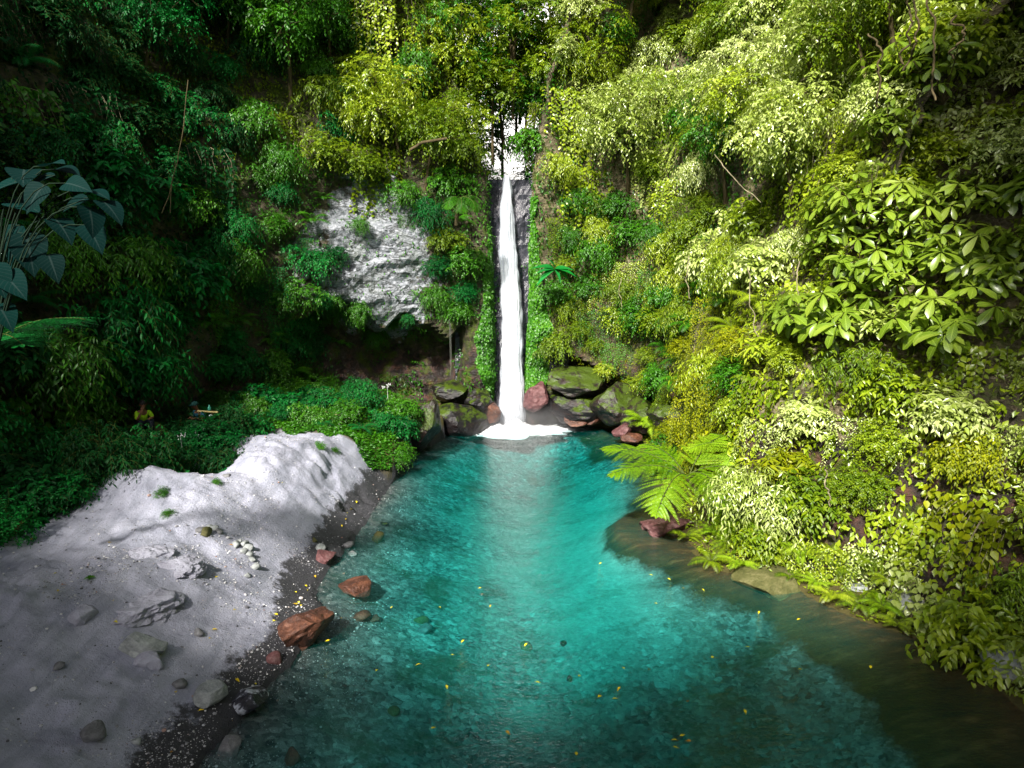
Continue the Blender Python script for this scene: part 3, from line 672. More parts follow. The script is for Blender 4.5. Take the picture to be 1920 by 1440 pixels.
rock(266, 1132, 80, 34, M['sandrock'], 21, 'broad crumbling lump of caked sand in the middle of the bank', sink=0.85, rough=0.25, facets=5)
rock(325, 1064, 66, 30, M['sandrock'], 22, 'crumbling sand lump below the small row of pebbles, higher of two', sink=0.9, rough=0.28, facets=5)
rock(276, 1040, 60, 24, M['sandrock'], 23, 'low broken sand clod at the left of the higher crumbling lump', sink=0.9, rough=0.28, facets=5)
rock(158, 1152, 40, 22, M['sandrock'], 24, 'grey flat clod in the shaded left of the bank', sink=0.5, rough=0.2)
rock(430, 1405, 34, 28, M['grey'], 25, 'dull grey stone in the black sand at the bottom edge', sink=0.35)
rock(548, 1425, 26, 26, M['rust'], 26, 'brown stone under shallow water at the bottom edge', sink=0.3)
rock(386, 1002, 22, 16, M['olive'], 27, 'small brown stone on top of the little pebble group', group='stones in the pebble group')
for i, (a, b, s) in enumerate([(376, 996, 14), (401, 992, 14), (410, 998, 12), (392, 988, 10)]):
    rock(a, b, s, s * 0.7, M['white' if i % 2 else 'grey'], 40 + i, 'grey or pale pebble in the little group high on the sand', group='pebbles high on the sand')
for i, (a, b, s) in enumerate([(443, 1023, 16), (458, 1021, 15), (465, 1028, 15), (457, 1035, 12), (466, 1041, 13), (472, 1050, 12), (478, 1064, 16), (463, 1080, 10), (449, 1016, 9)]):
    rock(a, b, s, s * 0.72, M['white'], 50 + i, 'whitish pebble in the short trail running down the sand', group='trail of whitish pebbles')
rock(590, 1015, 11, 10, M['olive'], 61, 'round olive pebble near the upper water edge')
rock(601, 1030, 15, 13, M['white'], 62, 'white pebble just above the mauve-red rock')
rock(336, 1286, 20, 14, M['grey'], 63, 'grey pebble right of the bright whitish rock')
rock(110, 1252, 16, 10, M['grey'], 64, 'grey pebble in the dark hollow of the bank')
rock(256, 1391, 14, 10, M['white'], 65, 'white pebble low on the near sand')
rock(425, 893, 12, 7, M['grey'], 66, 'flat grey stone on the upper shoulder of the sand heap')
# stones lying in the water
for i, (a, b, s, m, lb) in enumerate([
    (708, 1013, 26, 'olive', 'dark olive stone under the shallows below the shore, highest of them'),
    (652, 1023, 18, 'grey', 'grey rounded stone at the water edge beside a white one'),
    (662, 1040, 14, 'white', 'white rounded stone at the water edge beside a grey one'),
    (790, 1166, 22, 'olive', 'greenish stone under water touching a larger blue-grey one'),
    (798, 1184, 28, 'grey', 'blue-grey stone under water in the left of the pool'),
    (703, 1164, 18, 'rust', 'orange-brown stone under the left shallows'),
    (680, 1160, 26, 'rust', 'pale red-brown stone sunk left of the orange-brown one'),
    (738, 1337, 18, 'olive', 'small olive stone under water near the bottom left of the pool'),
    (1068, 1274, 11, 'black', 'black pebble on the pool bed under clear water'),
    (1056, 1209, 12, 'black', 'black pebble on the pool bed farther from the shore'),
    (985, 1215, 20, 'olive', 'olive stone on the pool bed in the middle of the pool'),
    (720, 985, 14, 'black', 'dark pebble under water near the upper shore')]):
    loc, _ = hit(a, b); rock(a, b, s, s * 0.7, M[m], 70 + i, lb, sink=0.2)

# boulders at the foot of the cliffs
bl = [  # px, py, w, h, plane y, material, label
    (866, 784, 100, 54, 29.0, 'black', 'big dark block of wet rock standing at the water left of the waterfall'),
    (905, 758, 56, 48, 29.6, 'black', 'broken dark rock between the big block and the waterfall'),
    (838, 730, 70, 34, 29.8, 'black', 'dark ledge rock in the hollow above the big wet block'),
    (921, 770, 34, 40, 29.3, 'rust', 'small reddish rock touching the left side of the falling water'),
    (1006, 742, 50, 50, 29.5, 'mauve', 'shiny tilted red rock at the right side of the falling water'),
    (1085, 716, 120, 44, 29.6, 'blackmoss', 'large rounded dark slab hanging over the water right of the waterfall'),
    (1070, 765, 110, 48, 29.7, 'black', 'dark rough rock under the large rounded slab'),
    (1078, 786, 46, 22, 28.9, 'rust', 'small red-brown boulder in the foam right of the waterfall'),
    (1112, 788, 36, 18, 28.8, 'rust', 'low red-brown stone at the right end of the foam'),
    (1160, 756, 92, 66, 28.6, 'blackmoss', 'tall mossy rock at the back right corner of the pool'),
    (1200, 780, 90, 60, 27.6, 'blackmoss', 'mossy brown boulder behind the small fern at the right bank'),
    (1185, 822, 34, 16, 26.6, 'rust', 'bright rusty stone at the waterline of the right bank'),
    (1168, 808, 34, 26, 27.0, 'mauve', 'rounded mauve-grey boulder just behind the bright rusty stone'),
    (1262, 790, 90, 60, 25.5, 'blackmoss', 'dark mossy ledge above the waterline on the right bank'),
    (788, 800, 76, 96, 25.8, 'blackmoss', 'moss-coated boulder at the end of the green mound'),
]
for i, (a, b, ww, hh, yy, m, lb) in enumerate(bl):
    rock(a, b, ww, hh, M[m], 200 + i, lb, on=yy, sink=0.5, depth=1.0, cat='boulder', name='boulder', facets=11, rough=0.14)
rock(1246, 990, 84, 40, M['mauve'], 231, 'wet red-brown rock at the water under the tree fern', on=17.9, sink=0.45, cat='boulder', name='boulder', facets=14, rough=0.2)
rock(1712, 1160, 66, 66, M['white'], 232, 'pale rounded boulder at the water under the right bank plants', on=12.9, sink=0.5, cat='boulder', name='boulder', facets=5)
rock(1612, 1108, 40, 28, M['white'], 233, 'smaller pale rock among ferns on the right bank', on=13.8, sink=0.5, cat='boulder', name='boulder', facets=5)
rock(1450, 1095, 110, 40, M['olive'], 234, 'low mossy brown rock at the waterline of the right bank', on=14.6, sink=0.5, cat='boulder', name='boulder', facets=7)
rock(1895, 1255, 70, 70, M['white'], 235, 'pale boulder half hidden by leaves at the right edge', on=10.9, sink=0.5, cat='boulder', name='boulder', facets=5)

# fine pebbles strewn over the sand, too many to count
def pebbles():
    rg = np.random.RandomState(5); tv, tf = rock_arr(3, (1, 1, 0.6), 1, 3, 0.05)
    mb = MB(); N = 42000
    X = rg.uniform(-11.5, -2.6, N); Y = 8 + 15 * rg.power(0.75, N); Z, D = ground_z(X, Y)
    dens = 0.18 + 0.82 * (fbm(np.stack([X, Y, 0 * X], 1) * 0.8, 3, 99) > 0.05)
    ok = (D > -1.6) & (rg.rand(N) < dens) & (Y < 21.5); X, Y, Z = X[ok], Y[ok], Z[ok]
    S = 0.014 + 0.035 * rg.power(0.35, len(X)) ** 3; S = np.where(rg.rand(len(X)) < 0.03, S * 2.0, S)
    a = rg.uniform(0, 6.28, len(X)); ca, sa = np.cos(a), np.sin(a)
    el = rg.uniform(0.6, 1.3, len(X))
    V = np.stack([(tv[None, :, 0] * ca[:, None] * el[:, None] - tv[None, :, 1] * sa[:, None]), (tv[None, :, 0] * sa[:, None] * el[:, None] + tv[None, :, 1] * ca[:, None]), np.repeat(tv[None, :, 2], len(X), 0)], -1) * S[:, None, None]
    V += np.stack([X, Y, Z + S * 0.12], -1)[:, None]
    F = tf[None] + (np.arange(len(X)) * len(tv))[:, None, None]
    A = np.repeat(rg.rand(len(X))[:, None], len(tv), 1)[..., None] * np.ones(3)
    mb.add(V.reshape(-1, 3), F.reshape(-1, 3), A.reshape(-1, 3)); return mb
t = NT('pebble_mix'); a = t.n('Attribute'); a.attribute_name = 'lf'; x = t.sep(a.outputs['Vector'])[0]
M['pebble'] = t.surf(t.pbsdf(t.ramp(x, [(0.0, (0.05, 0.05, 0.06)), (0.25, (0.22, 0.22, 0.24)), (0.7, (0.48, 0.48, 0.50)), (0.95, (0.75, 0.75, 0.75)), (1.0, (0.3, 0.15, 0.1))]), 0.7, 0.3))
po = pebbles().obj('pebbles', M['pebble'], smooth=False); props(po, 'fine pebbles strewn over the sand bank', 'pebbles', None, 'stuff')

# ------------------------------------------------------------------ leaves, twigs, plants
def leaf_tpl(nseg, prof, fold=0.25, droop=0.25, width=0.42):
    """unit leaf along +Y, normal +Z; returns verts, quad faces, (u,v)"""
    ts = np.linspace(0, 1, nseg + 1); V = []; UV = []
    for t_ in ts:
        wd = np.interp(t_, *zip(*prof)) * width * 0.5
        z = -droop * t_ * t_
        V += [(-wd, t_, z + fold * wd), (0, t_, z), (wd, t_, z + fold * wd)]; UV += [(-1, t_), (0, t_), (1, t_)]
    F = []
    for i in range(nseg):
        a = i * 3; F += [(a, a + 1, a + 4, a + 3), (a + 1, a + 2, a + 5, a + 4)]
    return np.array(V), np.array(F), np.array(UV)
OVATE = [(0, 0.06), (0.15, 0.75), (0.38, 1.0), (0.7, 0.65), (1.0, 0.02)]
OBOV = [(0, 0.06), (0.2, 0.35), (0.5, 0.75), (0.78, 1.0), (0.93, 0.7), (1.0, 0.1)]
LANCE = [(0, 0.1), (0.25, 0.9), (0.5, 1.0), (0.8, 0.5), (1.0, 0.02)]
HEART = [(0, 0.45), (0.05, 0.80), (0.12, 0.96), (0.22, 1.0), (0.35, 0.97), (0.5, 0.86), (0.65, 0.67), (0.8, 0.42), (0.9, 0.20), (0.96, 0.07), (1.0, 0.01)]
T_BIG = leaf_tpl(6, OBOV, 0.30, 0.38, 0.40)
T_MED = leaf_tpl(3, OVATE, 0.35, 0.22, 0.48)
T_SML = leaf_tpl(2, [(0, 0.15), (0.45, 1.0), (1, 0.05)], 0.3, 0.15, 0.58)
T_LAN = leaf_tpl(3, LANCE, 0.3, 0.35, 0.28)
T_HRT = leaf_tpl(3, HEART, 0.22, 0.2, 0.78)
T_ARO = leaf_tpl(14, HEART, 0.16, 0.30, 0.80)

def put_leaves(mb, tpl, pos, dirs, nrm, size, var):
    V, F, UV = tpl; n = len(pos)
    d = dirs / np.linalg.norm(dirs, axis=1)[:, None]
    s = np.cross(d, nrm); s /= np.linalg.norm(s, axis=1)[:, None] + 1e-9
    k = np.cross(s, d)
    Mx = np.stack([s, d, k], -1) * np.asarray(size)[:, None, None]      # columns
    W = np.einsum('nij,vj->nvi', Mx, V) + pos[:, None]
    A = np.empty((n, len(V), 3)); A[..., 0] = np.asarray(var)[:, None]; A[..., 1:] = UV[None]
    FF = F[None] + (np.arange(n) * len(V))[:, None, None]
    mb.add(W.reshape(-1, 3), FF.reshape(-1, F.shape[1]), A.reshape(-1, 3))
def tube(mb, pts, r0, r1, sides=5):
    P = np.array(pts, float); n = len(P)
    T = np.gradient(P, axis=0); T /= np.linalg.norm(T, axis=1)[:, None] + 1e-9
    up = np.array([0.31, 0.17, 0.93]); s = np.cross(T, up); s /= np.linalg.norm(s, axis=1)[:, None] + 1e-9; k = np.cross(s, T)
    a = np.linspace(0, 2 * np.pi, sides, endpoint=False); r = np.linspace(r0, r1, n)
    V = P[:, None] + r[:, None, None] * (np.cos(a)[None, :, None] * s[:, None] + np.sin(a)[None, :, None] * k[:, None])
    i = np.arange(n - 1)[:, None] * sides; j = np.arange(sides)[None]; j2 = (j + 1) % sides
    F = np.stack([i + j, i + j2, i + sides + j2, i + sides + j], -1).reshape(-1, 4)
    mb.add(V.reshape(-1, 3), F)
def unit(v): return v / (np.linalg.norm(v, axis=-1, keepdims=True) + 1e-9)
def bez(a, b, c, n=7):
    t_ = np.linspace(0, 1, n)[:, None]; return (1 - t_) ** 2 * a + 2 * t_ * (1 - t_) * b + t_ ** 2 * c

def leafy_twigs(mb, sm, rg, tips, outs, tl, nl, size, tpl, droop, upw=0.8, spread=0.9, stemr=0.004):
    """short leafy twigs at each tip, growing along outs"""
    n = len(tips); t_ = np.linspace(0.12, 1.0, nl)
    L = tl * rg.uniform(0.6, 1.3, n)
    sag = np.zeros((n, nl, 3)); sag[..., 2] = -droop * (t_[None] ** 2) * L[:, None]
    P = tips[:, None] + outs[:, None] * (t_[None, :, None] * L[:, None, None]) + sag
    side = unit(np.cross(outs, np.array([0, 0, 1.0]) + 0.01 * rg.normal(size=(n, 3))))
    sg = np.where(np.arange(nl) % 2 == 0, 1, -1)[None, :, None]
    tang = outs[:, None] + np.array([0, 0, -1.0]) * (2 * droop * t_[None, :, None])
    D = unit(tang * 0.7 + side[:, None] * sg * spread + 0.28 * rg.normal(size=(n, nl, 3)) + np.array([0, 0, -0.35 * droop]))
    Nn = unit(np.array([0, 0, upw]) + outs[:, None] * 0.55 + 0.35 * rg.normal(size=(n, nl, 3)))
    base = rg.uniform(0.0, 0.55, n)
    var = np.clip(base[:, None] + rg.uniform(0, 0.45, (n, nl)), 0, 1)
    S = size * rg.uniform(0.6, 1.25, (n, nl)) * (1.0 - 0.25 * t_[None])
    put_leaves(mb, tpl, P.reshape(-1, 3), D.reshape(-1, 3), Nn.reshape(-1, 3), S.ravel(), var.ravel())
    if sm is not None:
        for i in range(0, n, 1): tube(sm, P[i][:: max(1, nl // 3)], stemr, stemr * 0.5, 3)

def lobes(rg, nl, R, flat, outy):
    c = unit(rg.normal(size=(nl, 3))); c[:, 1] = np.abs(c[:, 1]) * outy; c[:, 2] = np.abs(c[:, 2]) - 0.15
    return c * np.array([R, R * 0.7, R * flat]) * rg.uniform(0.35, 0.8, (nl, 1)), R * rg.uniform(0.32, 0.55, nl)
def make_shrub(name, seed, R, ntips, nl, size, tpl, mat, smat, flat=0.8, droop=0.5, tl=0.4, outy=1.0, nlobe=9, spread=0.9, cat='shrub', twigs=True):
    rg = np.random.RandomState(seed); mb = MB(); sm = MB()
    c, lr = lobes(rg, nlobe, R, flat, outy)
    which = rg.choice(nlobe, ntips, p=lr ** 2 / np.sum(lr ** 2))
    d = unit(rg.normal(size=(ntips, 3)) + np.array([0, 0.35 * outy, 0.45])); tips = c[which] + d * (lr[which] * rg.uniform(0.55, 1.0, ntips) ** 0.6)[:, None] * np.array([1, 0.9, 0.7])
    outs = unit(d + np.array([0, 0.25 * outy, 0.05]) + 0.3 * rg.normal(size=(ntips, 3)))
    leafy_twigs(mb, sm if twigs else None, rg, tips, outs, tl, nl, size, tpl, droop, spread=spread)
    base = np.array([0, -0.15 * outy, -0.35 * R])
    for k in range(nlobe):
        tube(sm, bez(base, base * 0.4 + c[k] * 0.3 + np.array([0, 0, 0.3 * R]), c[k], 7), 0.02 + 0.012 * R, 0.008, 5)
        for q in range(5):
            e = c[k] + unit(rg.normal(size=3) + np.array([0, .3, .3])) * lr[k]
            tube(sm, bez(c[k], (c[k] + e) / 2 + rg.normal(size=3) * 0.08 * R, e, 5), 0.008, 0.003, 4)
    root = empty(name, (0, 0, -60)); f = mb.obj('foliage', mat, root); s = sm.obj('branches', smat, root); root['_cat'] = cat
    return root
def make_whorl(name, seed, R, nwh, size, mat, smat, flat=0.8, per=8, tpl=None):
    """shrub of big leaves set in drooping rosettes at the branch ends"""
    rg = np.random.RandomState(seed); mb = MB(); sm = MB(); tpl = tpl or T_BIG
    base = np.array([0, -0.2, -0.5 * R])
    for i in range(nwh):
        d = unit(rg.normal(size=3) * np.array([1, 0.8, 0.7]) + np.array([0, 0.5, 0.5])); tip = d * R * rg.uniform(0.35, 1.0) * np.array([1, 0.8, flat])
        ax = unit(np.array([0, 0.15, 0.95]) + d * 0.45 + 0.15 * rg.normal(size=3))
        s = unit(np.cross(ax, [0.3, 0.9, 0.1])); k = np.cross(s, ax)
        n = per + rg.randint(-2, 3); a = np.arange(n) * 2.399 + rg.uniform(0, 6); el = rg.uniform(-0.15, 0.55, n)
        D = np.cos(a)[:, None] * s + np.sin(a)[:, None] * k + ax * (el - 0.25)[:, None]
        b = rg.uniform(0, 0.5)
        put_leaves(mb, tpl, tip + D * 0.04, unit(D), np.repeat(ax[None], n, 0) + 0.2 * rg.normal(size=(n, 3)), size * rg.uniform(0.45, 1.2, n), np.clip(b + rg.uniform(-0.1, 0.6, n), 0, 1))
        if i % 2 == 0: tube(sm, bez(base, base * 0.5 + tip * 0.4 + np.array([0, 0, -0.1 * R]), tip, 7), 0.028, 0.010, 5)
        else: tube(sm, bez(tip * 0.35, tip * 0.6 + np.array([0, 0, -0.1 * R]), tip, 5), 0.016, 0.008, 5)
    root = empty(name, (0, 0, -60)); mb.obj('foliage', mat, root); sm.obj('branches', smat, root); return root
def make_vine(name, seed, W, Lmin, Lmax, ns, size, tpl, mat, smat, gap=0.075, depth=0.35):
    """curtain of hanging stems"""
    rg = np.random.RandomState(seed); mb = MB(); sm = MB(); PP = []; DD = []; NN = []; SS = []; VV = []
    for i in range(ns):
        L = rg.uniform(Lmin, Lmax); x0 = rg.uniform(-W, W); y0 = rg.uniform(0, depth); n = int(L / gap)
        t_ = np.linspace(0, 1, n); ph = rg.uniform(0, 6)
        x = x0 + 0.16 * np.sin(t_ * 5 + ph) * t_ + 0.10 * rg.normal() * t_; y = y0 + 0.30 * np.sin(t_ * 3.1 * 0.6) + 0.05 * np.sin(t_ * 9 + ph); z = 0.25 * np.sin(np.minimum(t_ * 12, 1.57)) - L * t_
        P = np.stack([x, y, z], 1); sg = np.where(np.arange(n) % 2 == 0, 1, -1)
        side = np.stack([sg * rg.uniform(0.5, 1.0, n), rg.uniform(0.1, 0.9, n), -rg.uniform(0.25, 1.0, n)], 1)
        keep = rg.rand(n) < 0.86; bush = rg.uniform(0, 0.55)
        PP.append((P + side * 0.03)[keep]); DD.append(side[keep]); NN.append((np.array([0, 0.75, 0.65]) + 0.4 * rg.normal(size=(n, 3)))[keep])
        SS.append((size * rg.uniform(0.5, 1.25, n))[keep]); VV.append(np.clip(bush + rg.uniform(0, 0.45, n), 0, 1)[keep])
        tube(sm, P[:: 4], 0.006, 0.003, 3)
    put_leaves(mb, tpl, np.concatenate(PP), np.concatenate(DD), np.concatenate(NN), np.concatenate(SS), np.concatenate(VV))
    root = empty(name, (0, 0, -60)); mb.obj('foliage', mat, root); sm.obj('stems', smat, root); return root

def frond_arrays(seed, L, npin, nlf, Wd, arch, curl=0.6):
    """bipinnate tree-fern frond along +Y arching down; returns leaflet arrays + rachis points"""
    rg = np.random.RandomState(seed)
    t_ = np.linspace(0, 1, 24); ang = 0.55 - arch * t_
    y = np.cumsum(np.cos(ang)) * L / 24; z = np.cumsum(np.sin(ang)) * L / 24
    R = np.stack([0.05 * L * np.sin(2 * t_ + seed), y, z], 1)
    P = []; D = []; N = []; S = []; V = []; tubes = []
    for i in range(npin):
        q = 0.16 + 0.83 * (i / (npin - 1)); k = q * 23; a = int(k); f = k - a; b = min(a + 1, 23)
        o = R[a] * (1 - f) + R[b] * f; tg = unit(R[b] - R[a] if b > a else R[a] - R[a - 1])
        pl0 = Wd * math.sin(math.pi * min(1, 0.14 + 0.88 * q) ** 0.85) ** 0.75 + 0.04
        for sg in (-1, 1):
            pl = pl0 * rg.uniform(0.82, 1.08)
            sd_ = np.array([sg, 0, 0.0]) * 0.88 + tg * rg.uniform(0.28, 0.55) + np.array([0, 0, rg.uniform(-0.15, 0.08)]); nr = unit(np.cross(np.array([1.0, 0, 0]), tg))
            u = np.linspace(0.05, 1, nlf); C_ = o + sd_ * (u * pl)[:, None] - np.array([0, 0, 1.0]) * (curl * 0.32 * pl * u ** 2)[:, None] + tg * (0.10 * pl * u ** 2)[:, None]
            tubes.append(C_[::4])
            dirp = unit(np.gradient(C_, axis=0)); lat = unit(np.cross(nr, dirp))
            ln = (0.105 * L / 1.0) * 0.42 * (1 - 0.80 * u ** 1.6) + 0.010
            gap = L * 0.83 / npin; ln = np.minimum(ln, gap * 0.52) * (1 - 0.55 * u ** 2) + 0.004
            for s2 in (-1, 1):
                P.append(C_); D.append(lat * s2 * 0.95 + dirp * 0.35 - np.array([0, 0, 0.12])); N.append(np.repeat(nr[None], nlf, 0) + 0.12 * rg.normal(size=(nlf, 3)))
                S.append(ln * 1.15 * rg.uniform(0.9, 1.1, nlf)); V.append(np.clip(rg.uniform(0.05, 0.5) + 0.35 * u + rg.uniform(-0.25, 0.25, nlf), 0, 1))
    return R, np.concatenate(P), np.concatenate(D), np.concatenate(N), np.concatenate(S), np.concatenate(V), tubes
T_PIN = leaf_tpl(2, [(0, 0.85), (0.6, 0.95), (1, 0.25)], 0.1, 0.15, 0.40)
def frond_mb(seed, L, Wd, arch, npin=19, nlf=20):
    R, P, D, N, S, V, tb = frond_arrays(seed, L, npin, nlf, Wd, arch); mb = MB(); put_leaves(mb, T_PIN, P, D, N, S, V)
    for q in tb: tube(mb, q, 0.005, 0.002, 3)
    sm = MB(); tube(sm, R, 0.018, 0.004, 5); return mb, sm
def rot_mb(mb, Mx, T):
    for i in range(len(mb.V)): mb.V[i] = mb.V[i] @ np.array(Mx).T + np.array(T)
T_FPN = leaf_tpl(2, LANCE, 0.2, 0.35, 0.15)
def make_fern(name, seed, nfr, L, mat, smat, pairs=22, wid=0.21, up=0.6):
    """ground fern: simple pinnate fronds from one crown"""
    rg = np.random.RandomState(seed); mb = MB(); sm = MB()
    for i in range(nfr):
        az = i * 2.399 + rg.uniform(-0.3, 0.3); l = L * rg.uniform(0.65, 1.1); n = pairs; t_ = np.linspace(0, 1, n + 2); a0 = rg.uniform(0.5, 1.15) * up * 1.6
        ang = a0 - (1.3 + 0.5 * rg.rand()) * t_; y = np.cumsum(np.cos(ang)) * l / len(t_); z = np.cumsum(np.sin(ang)) * l / len(t_)
        R = np.stack([0 * y, y, z], 1); ca, sa = math.cos(az), math.sin(az); Mz = np.array([[ca, -sa, 0], [sa, ca, 0], [0, 0, 1]])
        tg = unit(np.gradient(R, axis=0))[1:-1]; P = R[1:-1]; u = t_[1:-1]; b = rg.uniform(0, 0.4)
        pl = wid * l * np.sin(np.pi * np.clip(0.12 + 0.86 * u, 0, 1)) ** 0.7 + 0.01
        for sg in (-1, 1):
            D = np.array([sg, 0, 0]) + tg * 0.35 + np.array([0, 0, -0.15]); N = np.cross(np.array([1.0, 0, 0]), tg)
            put_leaves(mb, T_FPN, P @ Mz.T, D @ Mz.T, N @ Mz.T, pl * rg.uniform(0.9, 1.1, n), np.clip(b + rg.uniform(0.1, 0.5, n), 0, 1))
        tube(sm, (R @ Mz.T)[::3], 0.006, 0.002, 3)
    root = empty(name, (0, 0, -60)); mb.obj('fronds', mat, root); sm.obj('stalks', smat, root); return root
def make_tree(name, seed, H, R, ntips, nl, size, tpl, mat, smat, droop=0.4, flat=0.75, nlobe=12, lean=0.0, tr=0.12, tl=0.45):
    rg = np.random.RandomState(seed); mb = MB(); sm = MB()
    c = unit(rg.normal(size=(nlobe, 3))) * rg.uniform(0.3, 0.85, (nlobe, 1)) * np.array([R, R, R * flat]); lr = R * rg.uniform(0.28, 0.5, nlobe)
    top = np.array([0, lean, H]); c = c + top
    which = rg.choice(nlobe, ntips, p=lr ** 2 / np.sum(lr ** 2)); d = unit(rg.normal(size=(ntips, 3)) + np.array([0, 0, 0.4]))
    tips = c[which] + d * (lr[which] * rg.uniform(0.4, 1.0, ntips) ** 0.5)[:, None] * np.array([1, 1, 0.65]); outs = unit(d + 0.35 * rg.normal(size=(ntips, 3)))
    leafy_twigs(mb, None, rg, tips, outs, tl, nl, size, tpl, droop)
    mid = np.array([0.12 * H * rg.normal() * 0.5, lean * 0.3, H * 0.55])
    trunk = bez(np.array([0, 0, -1.0]), mid, top * np.array([1, 1, 0.92]), 12); tube(sm, trunk, tr, tr * 0.35, 8)
    for k in range(nlobe):
        o = trunk[rg.randint(6, 11)]; tube(sm, bez(o, (o + c[k]) / 2 + np.array([0, 0, 0.15 * R]), c[k], 7), tr * 0.35, tr * 0.08, 5)
        for q in range(6):
            e = c[k] + unit(rg.normal(size=3)) * lr[k] * 0.9; tube(sm, bez(c[k], (c[k] + e) / 2, e, 4), tr * 0.10, tr * 0.04, 4)
    root = empty(name, (0, 0, -60)); mb.obj('crown', mat, root); sm.obj('trunk', smat, root); return root

# ------------------------------------------------------------------ plant kinds (each built once, copied after)
class Kind:
    def __init__(s, *roots): s.roots = list(roots); s.used = set()
    def place(s, rg, loc, az, scale, mat, label, cat, group=None, v=None, tilt=0.0, sz=None):
        i = rg.randint(len(s.roots)) if v is None else v; r = s.roots[i]
        sc = (scale,) * 3 if sz is None else (scale * sz[0], scale * sz[1], scale * sz[2])
        rot = (tilt, rg.uniform(-0.08, 0.08), az)
        if i in s.used:
            o = link_copy(r, loc, rot, sc, label, cat, group)
            if group is None and 'group' in o.keys(): del o['group']
        else:
            s.used.add(i); o = r; r.location = loc; r.rotation_euler = rot; r.scale = sc; props(r, label, cat, group)
        if mat is not None:
            sl = [c for c in o.children if c.name.split('.')[0] in ('foliage', 'fronds', 'crown')][0].material_slots[0]; sl.link = 'OBJECT'; sl.material = M[mat]
        return o
    def clean(s):
        for i, r in enumerate(s.roots):
            if i not in s.used:
                for c in list(r.children): bpy.data.objects.remove(c)
                bpy.data.objects.remove(r)
K = {}
K['leafy'] = Kind(*[make_shrub('leafy_shrub', 300 + i, 1.0, 300, 7, 0.135, T_MED, M['green'], M['stem'], droop=0.45 + 0.2 * i, tl=0.34) for i in range(4)])
K['willow'] = Kind(*[make_shrub('drooping_shrub', 310 + i, 1.15, 280, 8, 0.17, T_LAN, M['green'], M['stem'], droop=0.9, tl=0.46, flat=0.9) for i in range(3)])
K['fine'] = Kind(*[make_shrub('small_leaved_shrub', 320 + i, 0.9, 520, 7, 0.075, T_SML, M['green'], M['stem'], droop=0.5, tl=0.26, twigs=False) for i in range(3)])
K['broad'] = Kind(*[make_shrub('broad_leaved_shrub', 330 + i, 1.1, 190, 6, 0.24, T_MED, M['lime'], M['stem'], droop=0.55, tl=0.45) for i in range(3)])
K['tier'] = Kind(*[make_whorl('tiered_shrub', 340 + i, 1.15, 70, 0.25, M['lime'], M['bark'], flat=0.55, per=8, tpl=leaf_tpl(4, OVATE, 0.3, 0.3, 0.36)) for i in range(3)])
K['whorl'] = Kind(*[make_whorl('rosette_shrub', 350 + i, 1.4, 34, 0.40 + 0.045 * (i % 3), M['whorl'], M['bark'], flat=0.8, per=7 + i % 3) for i in range(5)])
K['vine'] = Kind(*[make_vine('hanging_vine', 360 + i, 1.0, 1.0, 3.6, 26, 0.15, T_HRT, M['lime'], M['pale_bark']) for i in range(3)])
K['vinefine'] = Kind(*[make_vine('trailing_creeper', 370 + i, 0.9, 0.7, 2.4, 34, 0.085, T_MED, M['yellow'], M['stem'], gap=0.05) for i in range(2)])
K['fern'] = Kind(*[make_fern('fern', 380 + i, 11, 0.75, M['frond'], M['stem']) for i in range(3)])
K['tree'] = Kind(*[make_tree('cliff_tree', 390 + i, 2.1, 1.7, 700, 7, 0.15, T_MED, M['lime'], M['bark'], droop=0.7, lean=0.9, tr=0.08) for i in range(3)])

def surf_samples(G, n, rg, ymin=4, zmax=19.5, zmin=-0.2):
    a = G[:-1, :-1]; b = G[1:, :-1]; c = G[:-1, 1:]
    nr = np.cross(c - a, b - a).reshape(-1, 3); ar = np.linalg.norm(nr, axis=1); nr = nr / (ar[:, None] + 1e-9)
    A = a.reshape(-1, 3); ok = (A[:, 1] > ymin) & (A[:, 2] < zmax) & (A[:, 2] > zmin) & (ar < 1.0)
    ar = ar * ok; idx = rg.choice(len(A), n, p=ar / ar.sum())
    u, v = rg.rand(n, 1), rg.rand(n, 1)
    P = A[idx] + u * (c - a).reshape(-1, 3)[idx] + v * (b - a).reshape(-1, 3)[idx]
    N = nr[idx]
    # make normals face the pool
    f = np.sign(np.sum(N[:, :2] * (np.array([[0.0, 15.0]]) - P[:, :2]), axis=1)); f[f == 0] = 1
    return P, N * f[:, None]
def pale_zone(P):
    r = np.sqrt(((P[:, 0] + 5.9) * 0.36) ** 2 + ((P[:, 2] - 7.4) * 0.26) ** 2) + 0.5 * fbm(P * 1.1, 3, 8)
    return (r < 0.95) & (P[:, 1] > 24.5)
def cave_zone(P):
    l = (P[:, 1] > 25.5) & (P[:, 0] < -1.4) & (P[:, 0] > -8.5) & (P[:, 2] < 4.9)
    r = (P[:, 1] > 25.0) & (P[:, 0] > 1.2) & (P[:, 0] < 6.0) & (P[:, 2] < np.interp(P[:, 0], [1, 3, 6], [3.7, 3.1, 1.6]))
    return l | r

